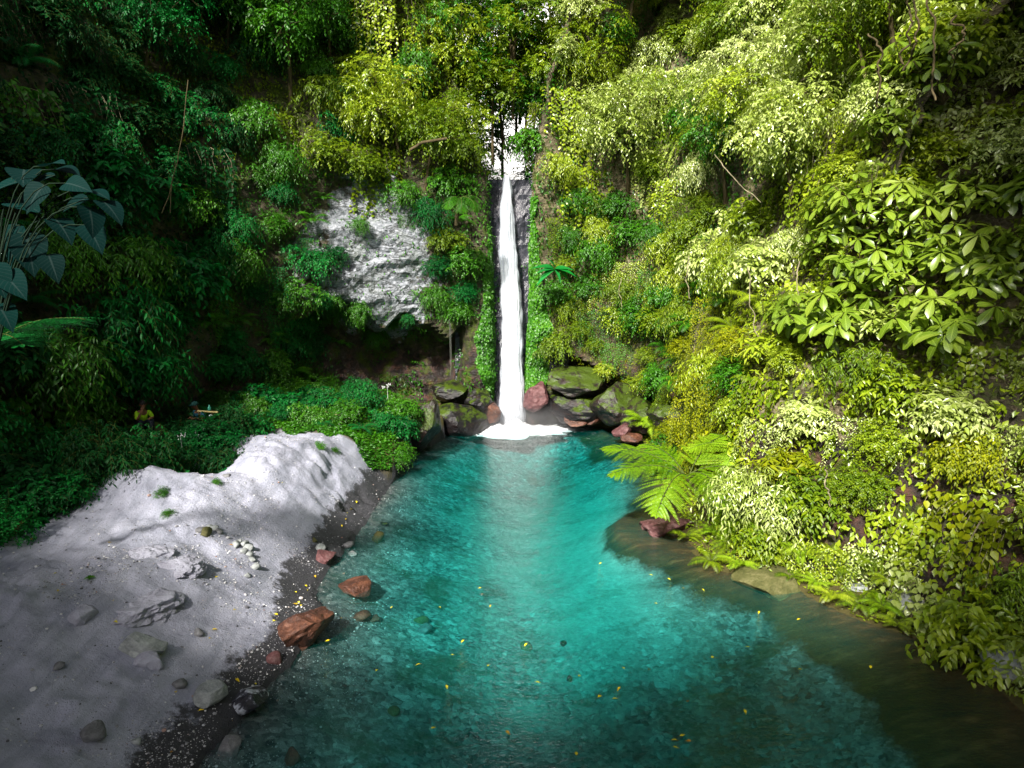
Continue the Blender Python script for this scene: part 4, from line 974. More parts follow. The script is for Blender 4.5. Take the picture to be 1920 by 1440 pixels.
# ---- close cover of small leaves clinging to the rock: uncountable
def cover(name, G, n, seed, cond, size, tpl, mat, label, dens=1.0, zmax=19.0, thick=0.22, ymin=4):
    rg = np.random.RandomState(seed); P, N = surf_samples(G, n, rg, ymin=ymin, zmax=zmax)
    k = cond(P); k &= fbm(P * 1.5, 4, seed + 1) > (0.02 + rg.uniform(-0.25, 0.25, n)) - 0.35 * dens
    k &= ~pale_zone(P) | (rg.rand(n) < 0.13)
    P, N = P[k], N[k]; m = len(P)
    lump = np.maximum(0, fbm(P * 1.8, 3, seed + 5) + 0.15) * thick * 2.2
    P = P + N * (rg.uniform(0.01, 0.07, m) + lump * rg.uniform(0.4, 1.0, m))[:, None]
    D = N * 0.45 + np.array([0, 0, -0.75]) + 0.55 * rg.normal(size=(m, 3)); Nn = N * 0.8 + np.array([0, 0, 0.6]) + 0.35 * rg.normal(size=(m, 3))
    var = np.clip(0.42 + 0.55 * fbm(P * 0.9, 3, seed + 9) + rg.uniform(-0.25, 0.25, m), 0, 1)
    mb = MB(); put_leaves(mb, tpl, P, unit(D), unit(Nn), size * rg.uniform(0.5, 1.35, m), var)
    o = mb.obj(name, mat); return props(o, label, 'creepers', None, 'stuff')
X_, Y_, Z_ = 0, 1, 2
dry = lambda P: ~(cave_zone(P) & (fbm(P * 0.9, 3, 44) < 0.12))
cover('creepers', GL, 130000, 500, lambda P: dry(P) & (P[:, 1] > 24) & (P[:, 2] < 11.5), 0.12, T_SML, M['green'], 'green creepers clinging to the back rock left of the waterfall', 0.9)
cover('creepers', GL, 130000, 501, lambda P: (P[:, 1] > 24) & (P[:, 2] >= 11) & (P[:, 1] < 40), 0.13, T_SML, M['yellow'], 'yellow-green creepers high on the rock left of the notch', 1.3)
cover('creepers', GL, 60000, 502, lambda P: (P[:, 1] <= 24.5), 0.13, T_SML, M['dark'], 'shade-coloured creepers on the dark left rock wall', 0.7)
cover('creepers', GR, 140000, 503, lambda P: dry(P) & (P[:, 1] > 24) & (P[:, 1] < 40) & (P[:, 2] > 5.0), 0.12, T_SML, M['green'], 'green creepers on the rock right of the waterfall', 0.9)
cover('creepers', GR, 150000, 504, lambda P: dry(P) & (P[:, 1] > 17) & (P[:, 1] <= 34) & (P[:, 2] < 8) & (P[:, 0] > 1.8), 0.095, T_LAN, M['gold'], 'golden-green moss and creepers on the lower right rock', 1.0)
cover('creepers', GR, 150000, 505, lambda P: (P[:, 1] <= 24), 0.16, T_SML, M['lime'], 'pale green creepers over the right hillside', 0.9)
# ivy beside the falling water
def ivy(seed, x0, x1, label):
    rg = np.random.RandomState(seed); n = 15000
    P, N = surf_samples(GL if x0 < 0 else GR, 400000, rg, ymin=29.0, zmax=10)
    edge = np.interp(P[:, 2], [0.8, 1.6, 3, 5, 7.5, 10], [0.1, 0.5, 0.9, 0.75, 0.5, 0.3]) * (1.0 if x0 > 0 else 0.8)
    ax = np.abs(P[:, 0]) - 0.55 + 0.3 * fbm(P * 1.2, 3, seed); k = (ax < edge * 1.4) & (P[:, 1] < 31.6) & (P[:, 2] > 0.9); P, N = P[k][:n], N[k][:n]; m = len(P)
    lump = np.maximum(0, fbm(P * 1.6, 3, seed + 5) + 0.3) * 0.35; P = P + np.array([0, -1, 0]) * (0.02 + lump * rg.uniform(0.3, 1, m))[:, None]
    D = np.array([0, -0.4, -0.9]) + 0.4 * rg.normal(size=(m, 3)); Nn = np.array([0, -0.9, 0.6]) + 0.3 * rg.normal(size=(m, 3))
    mb = MB(); put_leaves(mb, T_HRT, P, unit(D), unit(Nn), 0.12 * rg.uniform(0.6, 1.25, m), np.clip(rg.uniform(0.3, 1.0, m), 0, 1))
    props(mb.obj('ivy', M['green'], None), label, 'ivy', None, 'stuff')
ivy(520, -0.5, -2, 'bright green ivy cushion along the left edge of the waterfall')
ivy(521, 0.5, 2, 'bright green ivy cushion along the right edge of the waterfall')

# ---- countable plants over the cliffs
def az_of(N): return math.atan2(-N[0], N[1]) if False else math.atan2(N[1], N[0]) - math.pi / 2
def fill(G, seed, n, rmin, chooser):
    rg = np.random.RandomState(seed); P, N = surf_samples(G, n, rg, ymin=5.0, zmax=19.0); acc = []
    for p, nn in zip(P, N):
        r = rmin(p)
        if r is None: continue
        if acc:
            q = np.array([a[:3] for a in acc]); d = np.linalg.norm(q - p, axis=1)
            if np.any(d < 0.5 * (r + np.array([a[3] for a in acc]))): continue
        acc.append((*p, r)); chooser(rg, p, nn, r)
def on_screen(p, m=220):
    v = Vector(p) - Vector((0, 0, CAMZ)); pp = R_(PITCH); f = v.y * math.cos(pp) - v.z * math.sin(pp); u = v.y * math.sin(pp) + v.z * math.cos(pp)
    if f < 1: return False
    x = 960 + FPX * v.x / f; y = 720 - FPX * u / f
    return -m < x < 1920 + m and -m - 80 < y < 1440 + m
COUNT = {}
def chooser_left(rg, p, nn, r):
    az = az_of(nn); x, y, z = p; out = Vector((nn[0], nn[1], nn[2] * 0.3)).normalized()
    loc = Vector(p) + out * 0.10 * r
    if y < 23.5:
        k = rg.choice(['leafy', 'willow', 'fern', 'broad', 'vine']); m = 'dark' if (rg.rand() < 0.7 and y < 19) or z > 12 else rg.choice(['teal', 'green'])  # dark palette puts this wall's shade into the leaf colour
        if m == 'green': k = rg.choice(['leafy', 'willow', 'vine'])
        lb, g = {'leafy': ('dark leafy shrub on the shaded left rock wall', 'shrubs on the shaded left wall'), 'willow': ('dark drooping shrub on the shaded left rock wall', 'drooping shrubs on the shaded left wall'),
              'fern': ('dark fern rooted in the shaded left rock wall', 'ferns on the shaded left wall'), 'broad': ('dark broad-leaved shrub on the shaded left rock wall', 'broad-leaved shrubs on the shaded left wall'), 'vine': ('dark vine hanging down the shaded left rock wall', 'vines on the shaded left wall')}[k]
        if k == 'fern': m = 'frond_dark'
    elif z > 10.5:
        k = rg.choice(['leafy', 'willow', 'fine', 'vine', 'tree'], p=[.3, .25, .12, .13, .2]); m = rg.choice(['yellow', 'green', 'lime'], p=[.5, .3, .2])
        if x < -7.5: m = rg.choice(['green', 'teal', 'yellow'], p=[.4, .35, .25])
        if x < -10.5: m = rg.choice(['dark', 'teal'], p=[.7, .3])  # darkest leaf colours stand in for the unlit upper corner
        nm = {'leafy': 'leafy shrub', 'willow': 'drooping shrub', 'fine': 'small-leaved shrub', 'vine': 'hanging vine', 'tree': 'small tree'}[k]
        lb = nm + ' high on the rock left of the notch'; g = nm + 's high left of the notch'
    else:
        k = rg.choice(['leafy', 'willow', 'fern', 'fine', 'vinefine'], p=[.33, .2, .17, .15, .15]); m = rg.choice(['green', 'teal', 'yellow'], p=[.62, .2, .18])
        if x < -7: m = rg.choice(['green', 'teal'])
        if k == 'fern': m = 'green'
        nm = {'leafy': 'leafy shrub', 'willow': 'drooping shrub', 'fine': 'small-leaved shrub', 'vinefine': 'trailing creeper', 'fern': 'fern'}[k]
        lb = nm + ' on the back rock between the pale face and the waterfall level'; lb = nm + ' growing around the pale rock face left of the waterfall'; g = nm + 's around the pale rock face'
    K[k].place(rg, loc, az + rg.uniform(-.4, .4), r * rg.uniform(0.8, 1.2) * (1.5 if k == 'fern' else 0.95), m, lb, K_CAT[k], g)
K_CAT = {'leafy': 'shrub', 'willow': 'shrub', 'fine': 'shrub', 'broad': 'shrub', 'tier': 'shrub', 'whorl': 'shrub', 'vine': 'vine', 'vinefine': 'creeper', 'fern': 'fern', 'tree': 'tree'}
K_NM = {'leafy': 'leafy shrub', 'willow': 'drooping shrub', 'fine': 'small-leaved shrub', 'broad': 'broad-leaved shrub', 'tier': 'tiered shrub', 'whorl': 'big-leaved rosette shrub', 'vine': 'hanging vine', 'vinefine': 'trailing creeper', 'fern': 'fern', 'tree': 'small tree'}
def rmin_left(p):
    x, y, z = p
    if not on_screen(p): return None
    if pale_zone(p[None])[0] or (abs(x + 5.9) < 2.1 and 5.2 < z < 9.6 and y > 24): return None if _hash(np.array([int(x * 50)]), np.array([int(z * 50)]), np.array([1]), 3)[0] < 0.97 else 0.6
    if cave_zone(p[None])[0]: return None
    if x > -1.9 and z < 11 and y > 28: return None
    if y > 33: return None
    if z > 10.5: return 1.1
    return 0.95 if y > 23.5 else 1.35
def chooser_right(rg, p, nn, r):
    az = az_of(nn); x, y, z = p; out = Vector((nn[0], nn[1], nn[2] * 0.3)).normalized(); loc = Vector(p) + out * 0.12 * r
    if y > 25.5:
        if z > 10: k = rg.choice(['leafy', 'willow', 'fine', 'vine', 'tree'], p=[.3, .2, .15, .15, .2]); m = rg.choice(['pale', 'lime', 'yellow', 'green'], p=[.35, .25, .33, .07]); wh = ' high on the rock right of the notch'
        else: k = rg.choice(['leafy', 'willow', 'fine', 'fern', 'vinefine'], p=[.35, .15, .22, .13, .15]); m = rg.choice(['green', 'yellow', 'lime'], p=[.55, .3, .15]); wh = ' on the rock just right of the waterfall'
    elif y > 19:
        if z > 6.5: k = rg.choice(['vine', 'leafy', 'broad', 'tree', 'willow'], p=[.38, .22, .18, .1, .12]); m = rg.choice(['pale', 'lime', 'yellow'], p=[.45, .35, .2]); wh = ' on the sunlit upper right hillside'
        else: k = rg.choice(['vinefine', 'leafy', 'fern', 'fine', 'willow'], p=[.4, .15, .2, .15, .1]); m = rg.choice(['gold', 'green', 'lime'], p=[.6, .12, .28]); wh = ' low on the right rock behind the tree fern'
    else:
        hi = z > 5.5 + 0.25 * (14 - y)
        if hi: k = rg.choice(['whorl', 'broad', 'tier', 'vine', 'leafy'], p=[.56, .12, .14, .10, .08]); m = None if k == 'whorl' else rg.choice(['pale', 'lime']); wh = ' high on the near right hillside'
        else: k = rg.choice(['tier', 'broad', 'leafy', 'vine', 'fern', 'willow', 'fine', 'vinefine'], p=[.2, .14, .16, .12, .08, .1, .1, .1]); m = rg.choice(['pale', 'lime', 'yellow', 'gold'], p=[.42, .26, .2, .12]); wh = ' low on the near right hillside'
    if k == 'fern': m = 'green' if y > 22 else 'lime'
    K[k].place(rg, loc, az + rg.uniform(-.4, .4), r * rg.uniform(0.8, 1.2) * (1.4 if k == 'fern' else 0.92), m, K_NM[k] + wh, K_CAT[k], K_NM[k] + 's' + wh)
def rmin_right(p):
    x, y, z = p
    if not on_screen(p): return None
    if cave_zone(p[None])[0]: return None
    if x < 1.8 and z < 11 and y > 28: return None
    if y > 33: return None
    if abs(y - 17.6) < 1.7 and z < 3.2 and x < 6.6: return None
    if y > 25.5: return 0.95 if z < 10 else 1.1
    if y > 19: return 1.0
    return 0.95
fill(GL, 601, 12000, rmin_left, chooser_left)
fill(GR, 602, 20000, rmin_right, chooser_right)

# low cover on the soil of the banks
def ground_cover(n, xr, yr, cond, size, tpl, mat, label, seed, h=0.25):
    rg = np.random.RandomState(seed); X = rg.uniform(*xr, n); Y = rg.uniform(*yr, n); Z, D = ground_z(X, Y); k = cond(X, Y, D) & (D > 0.05); X, Y, Z = X[k], Y[k], Z[k]; m = len(X)
    P = np.stack([X, Y, Z], 1); P[:, 2] += np.maximum(0.02, h * (fbm(P * 1.7, 3, seed) + 0.45)) * rg.uniform(0.2, 1.0, m)
    D_ = rg.normal(size=(m, 3)) * np.array([1, 1, 0.4]) + np.array([0.2, -0.4, 0]); N_ = np.array([0, -0.2, 1.0]) + 0.45 * rg.normal(size=(m, 3))
    mb = MB(); put_leaves(mb, tpl, P, unit(D_), unit(N_), size * rg.uniform(0.5, 1.3, m), np.clip(0.45 + 0.5 * fbm(P * 0.9, 3, seed + 2) + rg.uniform(-.25, .25, m), 0, 1))
    props(mb.obj('ground_cover', M[mat]), label, 'ground cover', None, 'stuff')
ground_cover(70000, (-11, -3.2), (21.2, 29.5), lambda x, y, d: (y + 0.15 * x + 0.3 * np.sin(x * 5) > 20.9), 0.11, T_SML, 'green', 'green ground cover on the mound behind the sand heap', 801)
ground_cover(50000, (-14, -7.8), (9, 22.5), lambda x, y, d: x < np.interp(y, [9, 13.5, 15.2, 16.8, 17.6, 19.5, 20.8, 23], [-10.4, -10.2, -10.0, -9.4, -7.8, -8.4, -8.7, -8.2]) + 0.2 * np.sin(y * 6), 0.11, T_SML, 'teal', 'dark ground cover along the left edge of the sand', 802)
ground_cover(60000, (3.5, 14), (6, 29), lambda x, y, d: d < 4, 0.09, T_SML, 'lime', 'light green cover at the foot of the right bank', 803, 0.2)
# ---- plants standing on the banks
def stand(kind, px, py, y, scale, mat, label, cat=None, group=None, az=math.pi, v=None, rg=np.random.RandomState(7), zoff=0.0, sz=None):
    """put a plant at the real depth y below/at that line of sight, rooted on what is there"""
    loc = on_y(px, py, y)
    return K[kind].place(rg, loc, az, scale, mat, label, cat or K_CAT[kind], group, v, sz=sz)
rgb = np.random.RandomState(77)
def bank(n, xr, yr, cond, kinds, mats, scale, where, seed, rmin=0.8, pr=None):
    rg = np.random.RandomState(seed); acc = []
    for _ in range(n * 40):
        if len(acc) >= n: break
        x, y = rg.uniform(*xr), rg.uniform(*yr)
        if not cond(x, y) or any((x - a) ** 2 + (y - b) ** 2 < rmin ** 2 for a, b in acc): continue
        loc, nor = drop(x, y, 5.0)
        acc.append((x, y)); k = rg.choice(kinds, p=pr); m = rg.choice(mats)
        if k == 'fern': m = 'frond_dark' if m in ('teal', 'dark', 'green') else 'frond'
        K[k].place(rg, loc + Vector((0, 0, 0.15 if k == 'fern' else 0.30 * scale)), rg.uniform(2.4, 4.0), scale * rg.uniform(0.8, 1.2) * (1.2 if k == 'fern' else 1), m, K_NM[k] + where, K_CAT[k], K_NM[k] + 's' + where)
cx = lambda y: np.interp(y, [8, 14, 19, 22.6, 25.6, 27.4, 28.8], [-13.6, -13.0, -12.2, -11.2, -9.8, -8.2, -6.0])
# the green mound between the sand heap and the hollow
mound_c = lambda x, y: (x > cx(y) + 0.3) and (x < -3.75 + 0.1 * (y - 24)) and y > 22.6 + 0.10 * abs(x + 6)
bank(42, (-10, -3.6), (22.4, 27.6), mound_c, ['leafy', 'fern', 'fine', 'broad'], ['green', 'green', 'teal'], 0.72, ' on the green mound behind the sand heap', 701, 0.62, [.4, .2, .2, .2])
# jungle edge along the left of the sand
edge_c = lambda x, y: (x > cx(y) - 0.3) and x < np.interp(y, [9, 13.5, 15.2, 16.8, 17.6, 19.5, 20.8, 23], [-10.6, -10.4, -10.2, -9.6, -8.0, -8.6, -8.9, -8.4])
bank(46, (-13.5, -7.8), (11, 22.8), edge_c, ['leafy', 'willow', 'fern', 'broad', 'fine'], ['teal', 'dark', 'teal', 'dark'], 1.0, ' along the dark left edge of the sand', 702, 0.75, [.3, .15, .25, .2, .1])
# sprays of the right foot of the slope
ferns = [(1290, 1010), (1335, 1055), (1385, 1060), (1430, 1050), (1480, 1085), (1530, 1095), (1560, 1120), (1610, 1135), (1650, 1140), (1680, 1175), (1580, 1070), (1500, 1040), (1660, 1090), (1745, 1150), (1340, 1000), (1420, 1000), (1365, 1020), (1460, 1030), (1550, 1040), (1630, 1060)]
for i, (a, b) in enumerate(ferns):
    loc, n_ = hit(a, b)
    if loc is not None: K['fern'].place(rgb, loc + Vector((-0.05, -0.15, 0.1)), rgb.uniform(0, 6), rgb.uniform(0.6, 0.95), ('lime', 'yellow', 'frond')[i % 3], 'small feathery fern fringing the foot of the right bank', 'fern', 'small ferns along the foot of the right bank')
K['fern'].place(rgb, on_y(1225, 800, 26.3), 2.8, 1.9, 'frond', 'bright fern arching over the rusty stone at the back of the right bank', 'fern')
K['fern'].place(rgb, on_y(1205, 790, 26.6), 3.6, 1.5, 'frond', 'second bright fern just behind the one over the rusty stone', 'fern')

# ---- tree ferns
def tree_fern(name, loc, specs, mat, L0, label, trunk_h=1.6, trunk_lean=(0.3, 0.3)):
    root = empty(name, loc, 0, label, 'tree fern')
    for i, (az, L, arch, tilt) in enumerate(specs):
        a, b = frond_mb(900 + i * 3 + int(abs(loc[0]) * 10), L * L0, 0.43 * L * L0, arch, 18, 22)
        Mx = Matrix.Rotation(az, 3, 'Z') @ Matrix.Rotation(tilt, 3, 'X')
        rot_mb(a, [list(r) for r in Mx], (0, 0, 0)); rot_mb(b, [list(r) for r in Mx], (0, 0, 0))
        f = a.obj('frond', M[mat], root); b.obj('stalk', M['stem'], f)
    sm = MB(); tube(sm, bez(np.array([trunk_lean[0], trunk_lean[1], -trunk_h]), np.array([trunk_lean[0] * 0.6, trunk_lean[1] * 0.6, -trunk_h * 0.4]), np.array([0, 0, 0.0]), 8), 0.09, 0.07, 8); sm.obj('trunk', M['bark'], root)
    return root
# az: direction of each frond, 0 = away from the viewer, pi/2 = to the left
tf = on_y(1288, 893, 17.6)
tree_fern('tree_fern', tf, [(1.75, 1.0, 1.05, 0.05), (1.40, 1.05, 0.8, 0.12), (2.45, 0.95, 1.7, 0.0), (3.5, 0.9, 1.5, 0.10), (3.75, 1.1, 2.1, -0.25), (4.4, 0.8, 1.4, 0.2), (5.4, 0.9, 1.0, 0.35), (0.7, 0.8, 1.1, 0.3)], 'frond', 2.35, 'big bright tree fern leaning out over the pool from the right bank', 1.8, (0.9, 0.2))
tf2 = on_y(1385, 850, 18.4)
tree_fern('tree_fern', tf2, [(1.7, 1.0, 1.2, 0.15), (2.6, 0.8, 1.4, 0.1), (3.6, 0.8, 1.5, 0.1), (4.6, 0.9, 1.2, 0.2), (0.6, 0.7, 1.0, 0.3)], 'frond', 1.6, 'second tree fern, higher and farther up the bank behind the first', 1.4, (0.6, 0.5))
tree_fern('tree_fern', on_y(862, 372, 28.2), [(4.0, 1.0, 1.9, -0.2), (3.4, 0.9, 2.1, -0.3), (2.5, 0.9, 2.0, -0.1), (4.6, .9, 1.5, .0)], 'green', 1.2, 'small tree fern on the rock face just left of the top of the waterfall', 1.0, (-0.2, 0.6))
tree_fern('tree_fern', on_y(-40, 665, 11.0), [(4.55, 1.2, 0.75, 0.10), (4.05, 1.0, 1.0, 0.10), (5.0, 0.9, 0.8, 0.2), (3.3, 0.8, 1.2, 0.1)], 'frond_dark', 1.9, 'dark tree fern frond reaching in from the left edge', 2.0, (-0.5, 0.0))

# ---- big heart-leaved plant at the left edge
ha = MB(); hst = MB(); rgh = np.random.RandomState(4)
root = empty('heart_leaf_plant', on_y(-30, 640, 9.8), 0, 'large plant with blue-green heart-shaped leaves coloured dark for shade at the left edge', 'plant')
bx = np.array(root.location)
for (a, b, sz, dx, dz) in [(45, 320, .55, .2, -.1), (80, 335, .5, -.6, -.25), (10, 345, .55, -.7, -.2), (120, 315, .45, .9, .05), (95, 305, .4, .6, .2), (180, 358, .40, .8, -.05), (210, 390, .46, .8, -.5), (172, 405, .46, .35, -.6), (118, 425, .46, .7, -.55), (175, 440, .46, .6, -.65), (40, 378, .52, .8, -.1), (55, 470, .6, .3, -.9), (20, 455, .6, -.4, -.9), (25, 530, .5, .9, -.6), (-5, 520, .5, .6, -.8), (10, 590, .45, .7, -.7), (150, 375, .36, -.5, -.2), (70, 360, .45, -.3, -.5), (140, 345, .4, .9, -.1), (100, 500, .42, .5, -.9)]:
    P = np.array(on_y(a, b, 9.6 + rgh.uniform(-.3, .5))); d = np.array([dx, -0.35, dz])
    put_leaves(ha, T_ARO, (P - d * sz * 0.45)[None], d[None], np.array([[0.1, -0.35, 0.9]]) + 0.2 * rgh.normal(size=(1, 3)), np.array([sz]), np.array([rgh.uniform(0.2, 1)]))
    q = P - d * sz * 0.45; tube(hst, bez(bx + np.array([0, 0, -0.8]), np.array([(bx[0] * 0.6 + q[0] * 0.4), q[1], (q[2] + 0.2)]), q, 9), 0.013, 0.007, 6)
for m_ in (ha, hst):
    for i in range(len(m_.V)): m_.V[i] = m_.V[i] - bx
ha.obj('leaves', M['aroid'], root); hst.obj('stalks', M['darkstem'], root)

# ---- broad arching leaves (wild banana) on the rock right of the fall
wb = MB(); T_BAN = leaf_tpl(8, LANCE, 0.35, 0.9, 0.36); br = empty('wild_banana', on_y(1040, 505, 29.0), 0, 'pale broad-bladed plant on the rock right of the waterfall', 'plant')
for i, a in enumerate([-1.6, -1.1, -0.55, -0.1, 0.4, 0.9, 1.4, 1.9, -2.2, 2.5]):
    put_leaves(wb, T_BAN, np.zeros((1, 3)), np.array([[math.sin(a) + rgh.uniform(-.3, .3), -0.5 + rgh.uniform(-.3, .3), 0.1 + 0.5 * math.cos(a)]]), np.array([[rgh.uniform(-.5, .5), -0.6, 0.9]]), np.array([0.50 + 0.14 * (i % 3)]), np.array([0.6 + 0.05 * i]))
wb.obj('leaves', M['teal'], br); sm = MB(); tube(sm, [(0, 0.2, -0.5), (0, 0.1, -0.2), (0, 0, 0.05)], 0.06, 0.04, 7); sm.obj('stem', M['stem'], br)

# ---- trees behind the notch, thin crowns with sky between
K['gap'] = Kind(*[make_tree('notch_tree', 950 + i, 3.6, 2.4, 420, 7, 0.24, T_MED, M['teal'], M['bark'], droop=0.4, nlobe=9, tl=0.5, tr=0.10) for i in range(2)])
for i, (x, y, z, s_, m_, lb) in enumerate([
    (-1.9, 36.5, 11.5, 0.95, 'green', 'thin dark tree in the notch, left of the sky gap'), (1.7, 37.5, 11.0, 0.8, 'green', 'thin dark tree in the notch, right of the sky gap'),
    (-0.5, 40.0, 14.0, 0.9, 'teal', 'blue-green tree crown above the waterfall, against the sky'), (0.9, 43.0, 15.5, 1.0, 'teal', 'farthest tree crown seen through the notch'),
    (-2.2, 34.0, 14.0, 0.9, 'yellow', 'bright tree crown leaning into the notch from the left'), (2.4, 34.5, 15.0, 0.8, 'lime', 'bright tree crown leaning into the notch from the right'), (-0.9, 33.0, 13.6, 0.8, 'yellow', 'yellow-green crown hanging over the top of the notch'), (0.9, 33.0, 13.9, 0.7, 'green', 'green crown hanging over the top of the notch'),
    (-2.2, 33.0, 13.6, 0.85, 'yellow', 'crown at the top edge of the photo, left of the notch'), (-0.4, 34.5, 14.6, 0.85, 'green', 'crown at the top edge of the photo, straight above the waterfall'), (1.3, 33.5, 13.8, 0.8, 'yellow', 'crown at the top edge of the photo, right of the notch'), (0.4, 37.5, 16.4, 0.9, 'teal', 'shaded crown behind the others above the waterfall'),
    (-1.6, 33.0, 16.2, 1.0, 'yellow', 'high leafy crown closing the sky, left'), (0.1, 33.0, 16.3, 1.05, 'green', 'high leafy crown closing the sky, middle'), (1.7, 33.0, 16.2, 1.0, 'yellow', 'high leafy crown closing the sky, right'), (-1.7, 33.2, 15.3, 0.8, 'green', 'leafy crown cut by the top edge of the photo, left of the fall line'), (0.0, 32.8, 15.6, 0.8, 'yellow', 'leafy crown cut by the top edge of the photo, on the fall line'), (1.6, 33.2, 15.2, 0.8, 'lime', 'leafy crown cut by the top edge of the photo, right of the fall line'),
    (-1.5, 35.0, 10.2, 0.6, 'green', 'low bushy tree just behind the lip of the waterfall, left'), (1.3, 36.0, 10.2, 0.6, 'teal', 'low bushy tree just behind the lip of the waterfall, right'),
    (0.2, 35.5, 15.2, 0.75, 'green', 'tree crown closing the notch at the very top of the photo')]):
    K['gap'].place(rgb, Vector((x, y, z - 1.0)), rgb.uniform(0, 6), s_, m_, lb, 'tree', v=i % 2)

# ---- tall canopy trees outside the frame, added unseen to darken banks and corners
K['shade_caster'] = Kind(*[make_tree('added_shade_tree', 970 + i, 13.0, 5.2, 1500, 7, 0.55, T_MED, M['dark'], M['bark'], droop=0.4, nlobe=16, flat=0.45, tr=0.35, tl=1.1) for i in range(2)])
for i, (x, y, z, s_) in enumerate([(-19.5, -4.5, 3.0, 1.0), (-14.2, -4.0, 3.0, 0.8), (-13.5, -8.2, 1.2, 1.0), (-7.5, -8.2, 1.0, 1.0), (-2.0, -8.0, 1.0, 1.0), (4.0, -7.4, 1.0, 1.0), (-21, 2.5, 7.0, 0.95), (-18.5, 9.5, 9.0, 0.9), (10.0, -5.5, 1.5, 1.0), (9.8, 5.0, 3.0, 0.9), (13.6, 10.5, 7.5, 0.8), (14.5, 14.0, 9.5, 0.8), (15.5, 19.0, 13.0, 0.7), (-18.0, -3.4, 3.0, 1.0), (-22.0, -1.5, 5.0, 1.0)]):
    K['shade_caster'].place(rgb, Vector((x, y, z)), rgb.uniform(0, 6), s_, 'dark', 'unseen tall tree added for its shade', 'tree', 'unseen trees added to shade the pool edges', v=i % 2)

K['lean'] = Kind(make_tree('added_shade_tree', 980, 13.0, 4.6, 1400, 7, 0.5, T_MED, M['dark'], M['bark'], droop=0.4, nlobe=14, flat=0.45, lean=5.0, tr=0.35, tl=1.1))  # one more unseen tree, added to darken the upper right
for i, (x, y, z, lb) in enumerate([(14.0, 6.5, 6.5, 'unseen leaning tree added for its shade on the near right slope')]):
    K['lean'].place(rgb, Vector((x, y, z)), math.pi / 2 if x > 0 else -math.pi / 2, 1.0, 'dark', lb, 'tree', v=0)
# ---- lianas, roots and poles
def strand(name, pts, r, mat, label, cat, group=None, sides=5, n=40, wob=0.04, seed=0, r1=None):
    P = np.array([list(p) for p in pts]); t0 = np.linspace(0, 1, len(P)); t_ = np.linspace(0, 1, n)
    Q = np.stack([np.interp(t_, t0, P[:, k]) for k in range(3)], 1)
    ker = np.ones(5) / 5
    for k in range(3): Q[2:-2, k] = np.convolve(Q[:, k], ker, 'valid')
    q = np.stack([t_ * 7, 0 * t_ + seed, 0 * t_], 1); Q[:, 0] += wob * fbm(q, 3, seed); Q[:, 1] += wob * fbm(q + 5, 3, seed + 1)
    c = Q[0].copy(); mb = MB(); tube(mb, Q - c, r, r if r1 is None else r1, sides); o = mb.obj(name, mat); o.location = c
    return props(o, label, cat, group)
Yp = on_y
strand('liana', [Yp(352, 150, 21), Yp(345, 230, 21), Yp(330, 320, 21), Yp(305, 400, 21)], 0.014, M['bark'], 'long thin liana slanting down the dark left wall', 'liana', seed=1)
strand('liana', [Yp(330, 300, 21), Yp(322, 350, 21), Yp(318, 400, 21)], 0.010, M['bark'], 'short liana beside the long slanting one', 'liana', seed=2)
strand('branch', [Yp(768, 282, 27.6), Yp(790, 268, 27.6), Yp(838, 260, 27.6)], 0.06, M['bark'], 'mossy branch on the rock left of the notch', 'branch', seed=4)
for i, (a, b, c_, d_, yy) in enumerate([(1740, -20, 1745, 190, 14.5), (1695, -20, 1690, 120, 15), (1712, -20, 1700, 130, 14.8), (1640, 60, 1650, 200, 15.5), (1790, 30, 1785, 110, 14)]):
    strand('liana', [Yp(a, b, yy), Yp((a + c_) / 2 + 12, (b + d_) / 2, yy - 0.2), Yp(c_, d_, yy)], 0.022, M['bark'], 'twisting liana hanging at the top right', 'liana', 'lianas at the top right', seed=10 + i, wob=0.16)
for i, (a, b, c_, d_, yy, lb) in enumerate([(1404, 500, 1424, 660, 18.3, 'thin whitish root hanging down the middle of the right slope'), (1498, 490, 1502, 600, 17, 'forked pale root hanging by the bare earth'), (1290, 480, 1293, 560, 20.5, 'thin pale root under the vine curtain'), (1550, 880, 1556, 950, 13.4, 'pale root below the dry tangle'), (1340, 290, 1425, 380, 19.6, 'pale branch slanting through the vine curtain'), (1165, 520, 1168, 575, 25, 'thin dry root on the rock right of the waterfall'), (1410, 930, 1432, 890, 15.6, 'broken pale stick leaning by the tree fern')]):
    strand('root', [Yp(a, b, yy), Yp((a + c_) / 2 - 5, (b + d_) / 2, yy), Yp(c_, d_, yy)], 0.015, M['pale_bark'], lb, 'root', seed=30 + i, wob=0.08)
t = NT('rope_white'); M['rope'] = t.surf(t.pbsdf((0.22, 0.23, 0.20), 0.8, 0.2))
strand('rope', [Yp(842, 600, 27.8), Yp(844, 650, 27.8), Yp(844, 683, 27.8)], 0.006, M['rope'], 'thin pale rope hanging in the hollow, left of two', 'rope', wob=0.01, sides=4)
strand('rope', [Yp(845, 606, 27.75), Yp(846, 660, 27.75), Yp(845, 705, 27.75)], 0.006, M['rope'], 'thin pale rope hanging in the hollow, right of two', 'rope', wob=0.01, seed=5, sides=4)
t = NT('bamboo'); nn_ = t.noise(t.coords((1, 1, 1)), 6, 4); M['bamboo'] = t.surf(t.pbsdf(t.ramp(nn_, [(0.3, (0.30, 0.24, 0.09)), (0.7, (0.52, 0.44, 0.20))]), 0.45, 0.4))
strand('bamboo_pole', [Yp(575, 764, 23.4), Yp(618, 774, 23.3), Yp(662, 786, 23.2)], 0.035, M['bamboo'], 'straight bamboo pole lying on the green mound', 'pole', wob=0.01, sides=8)
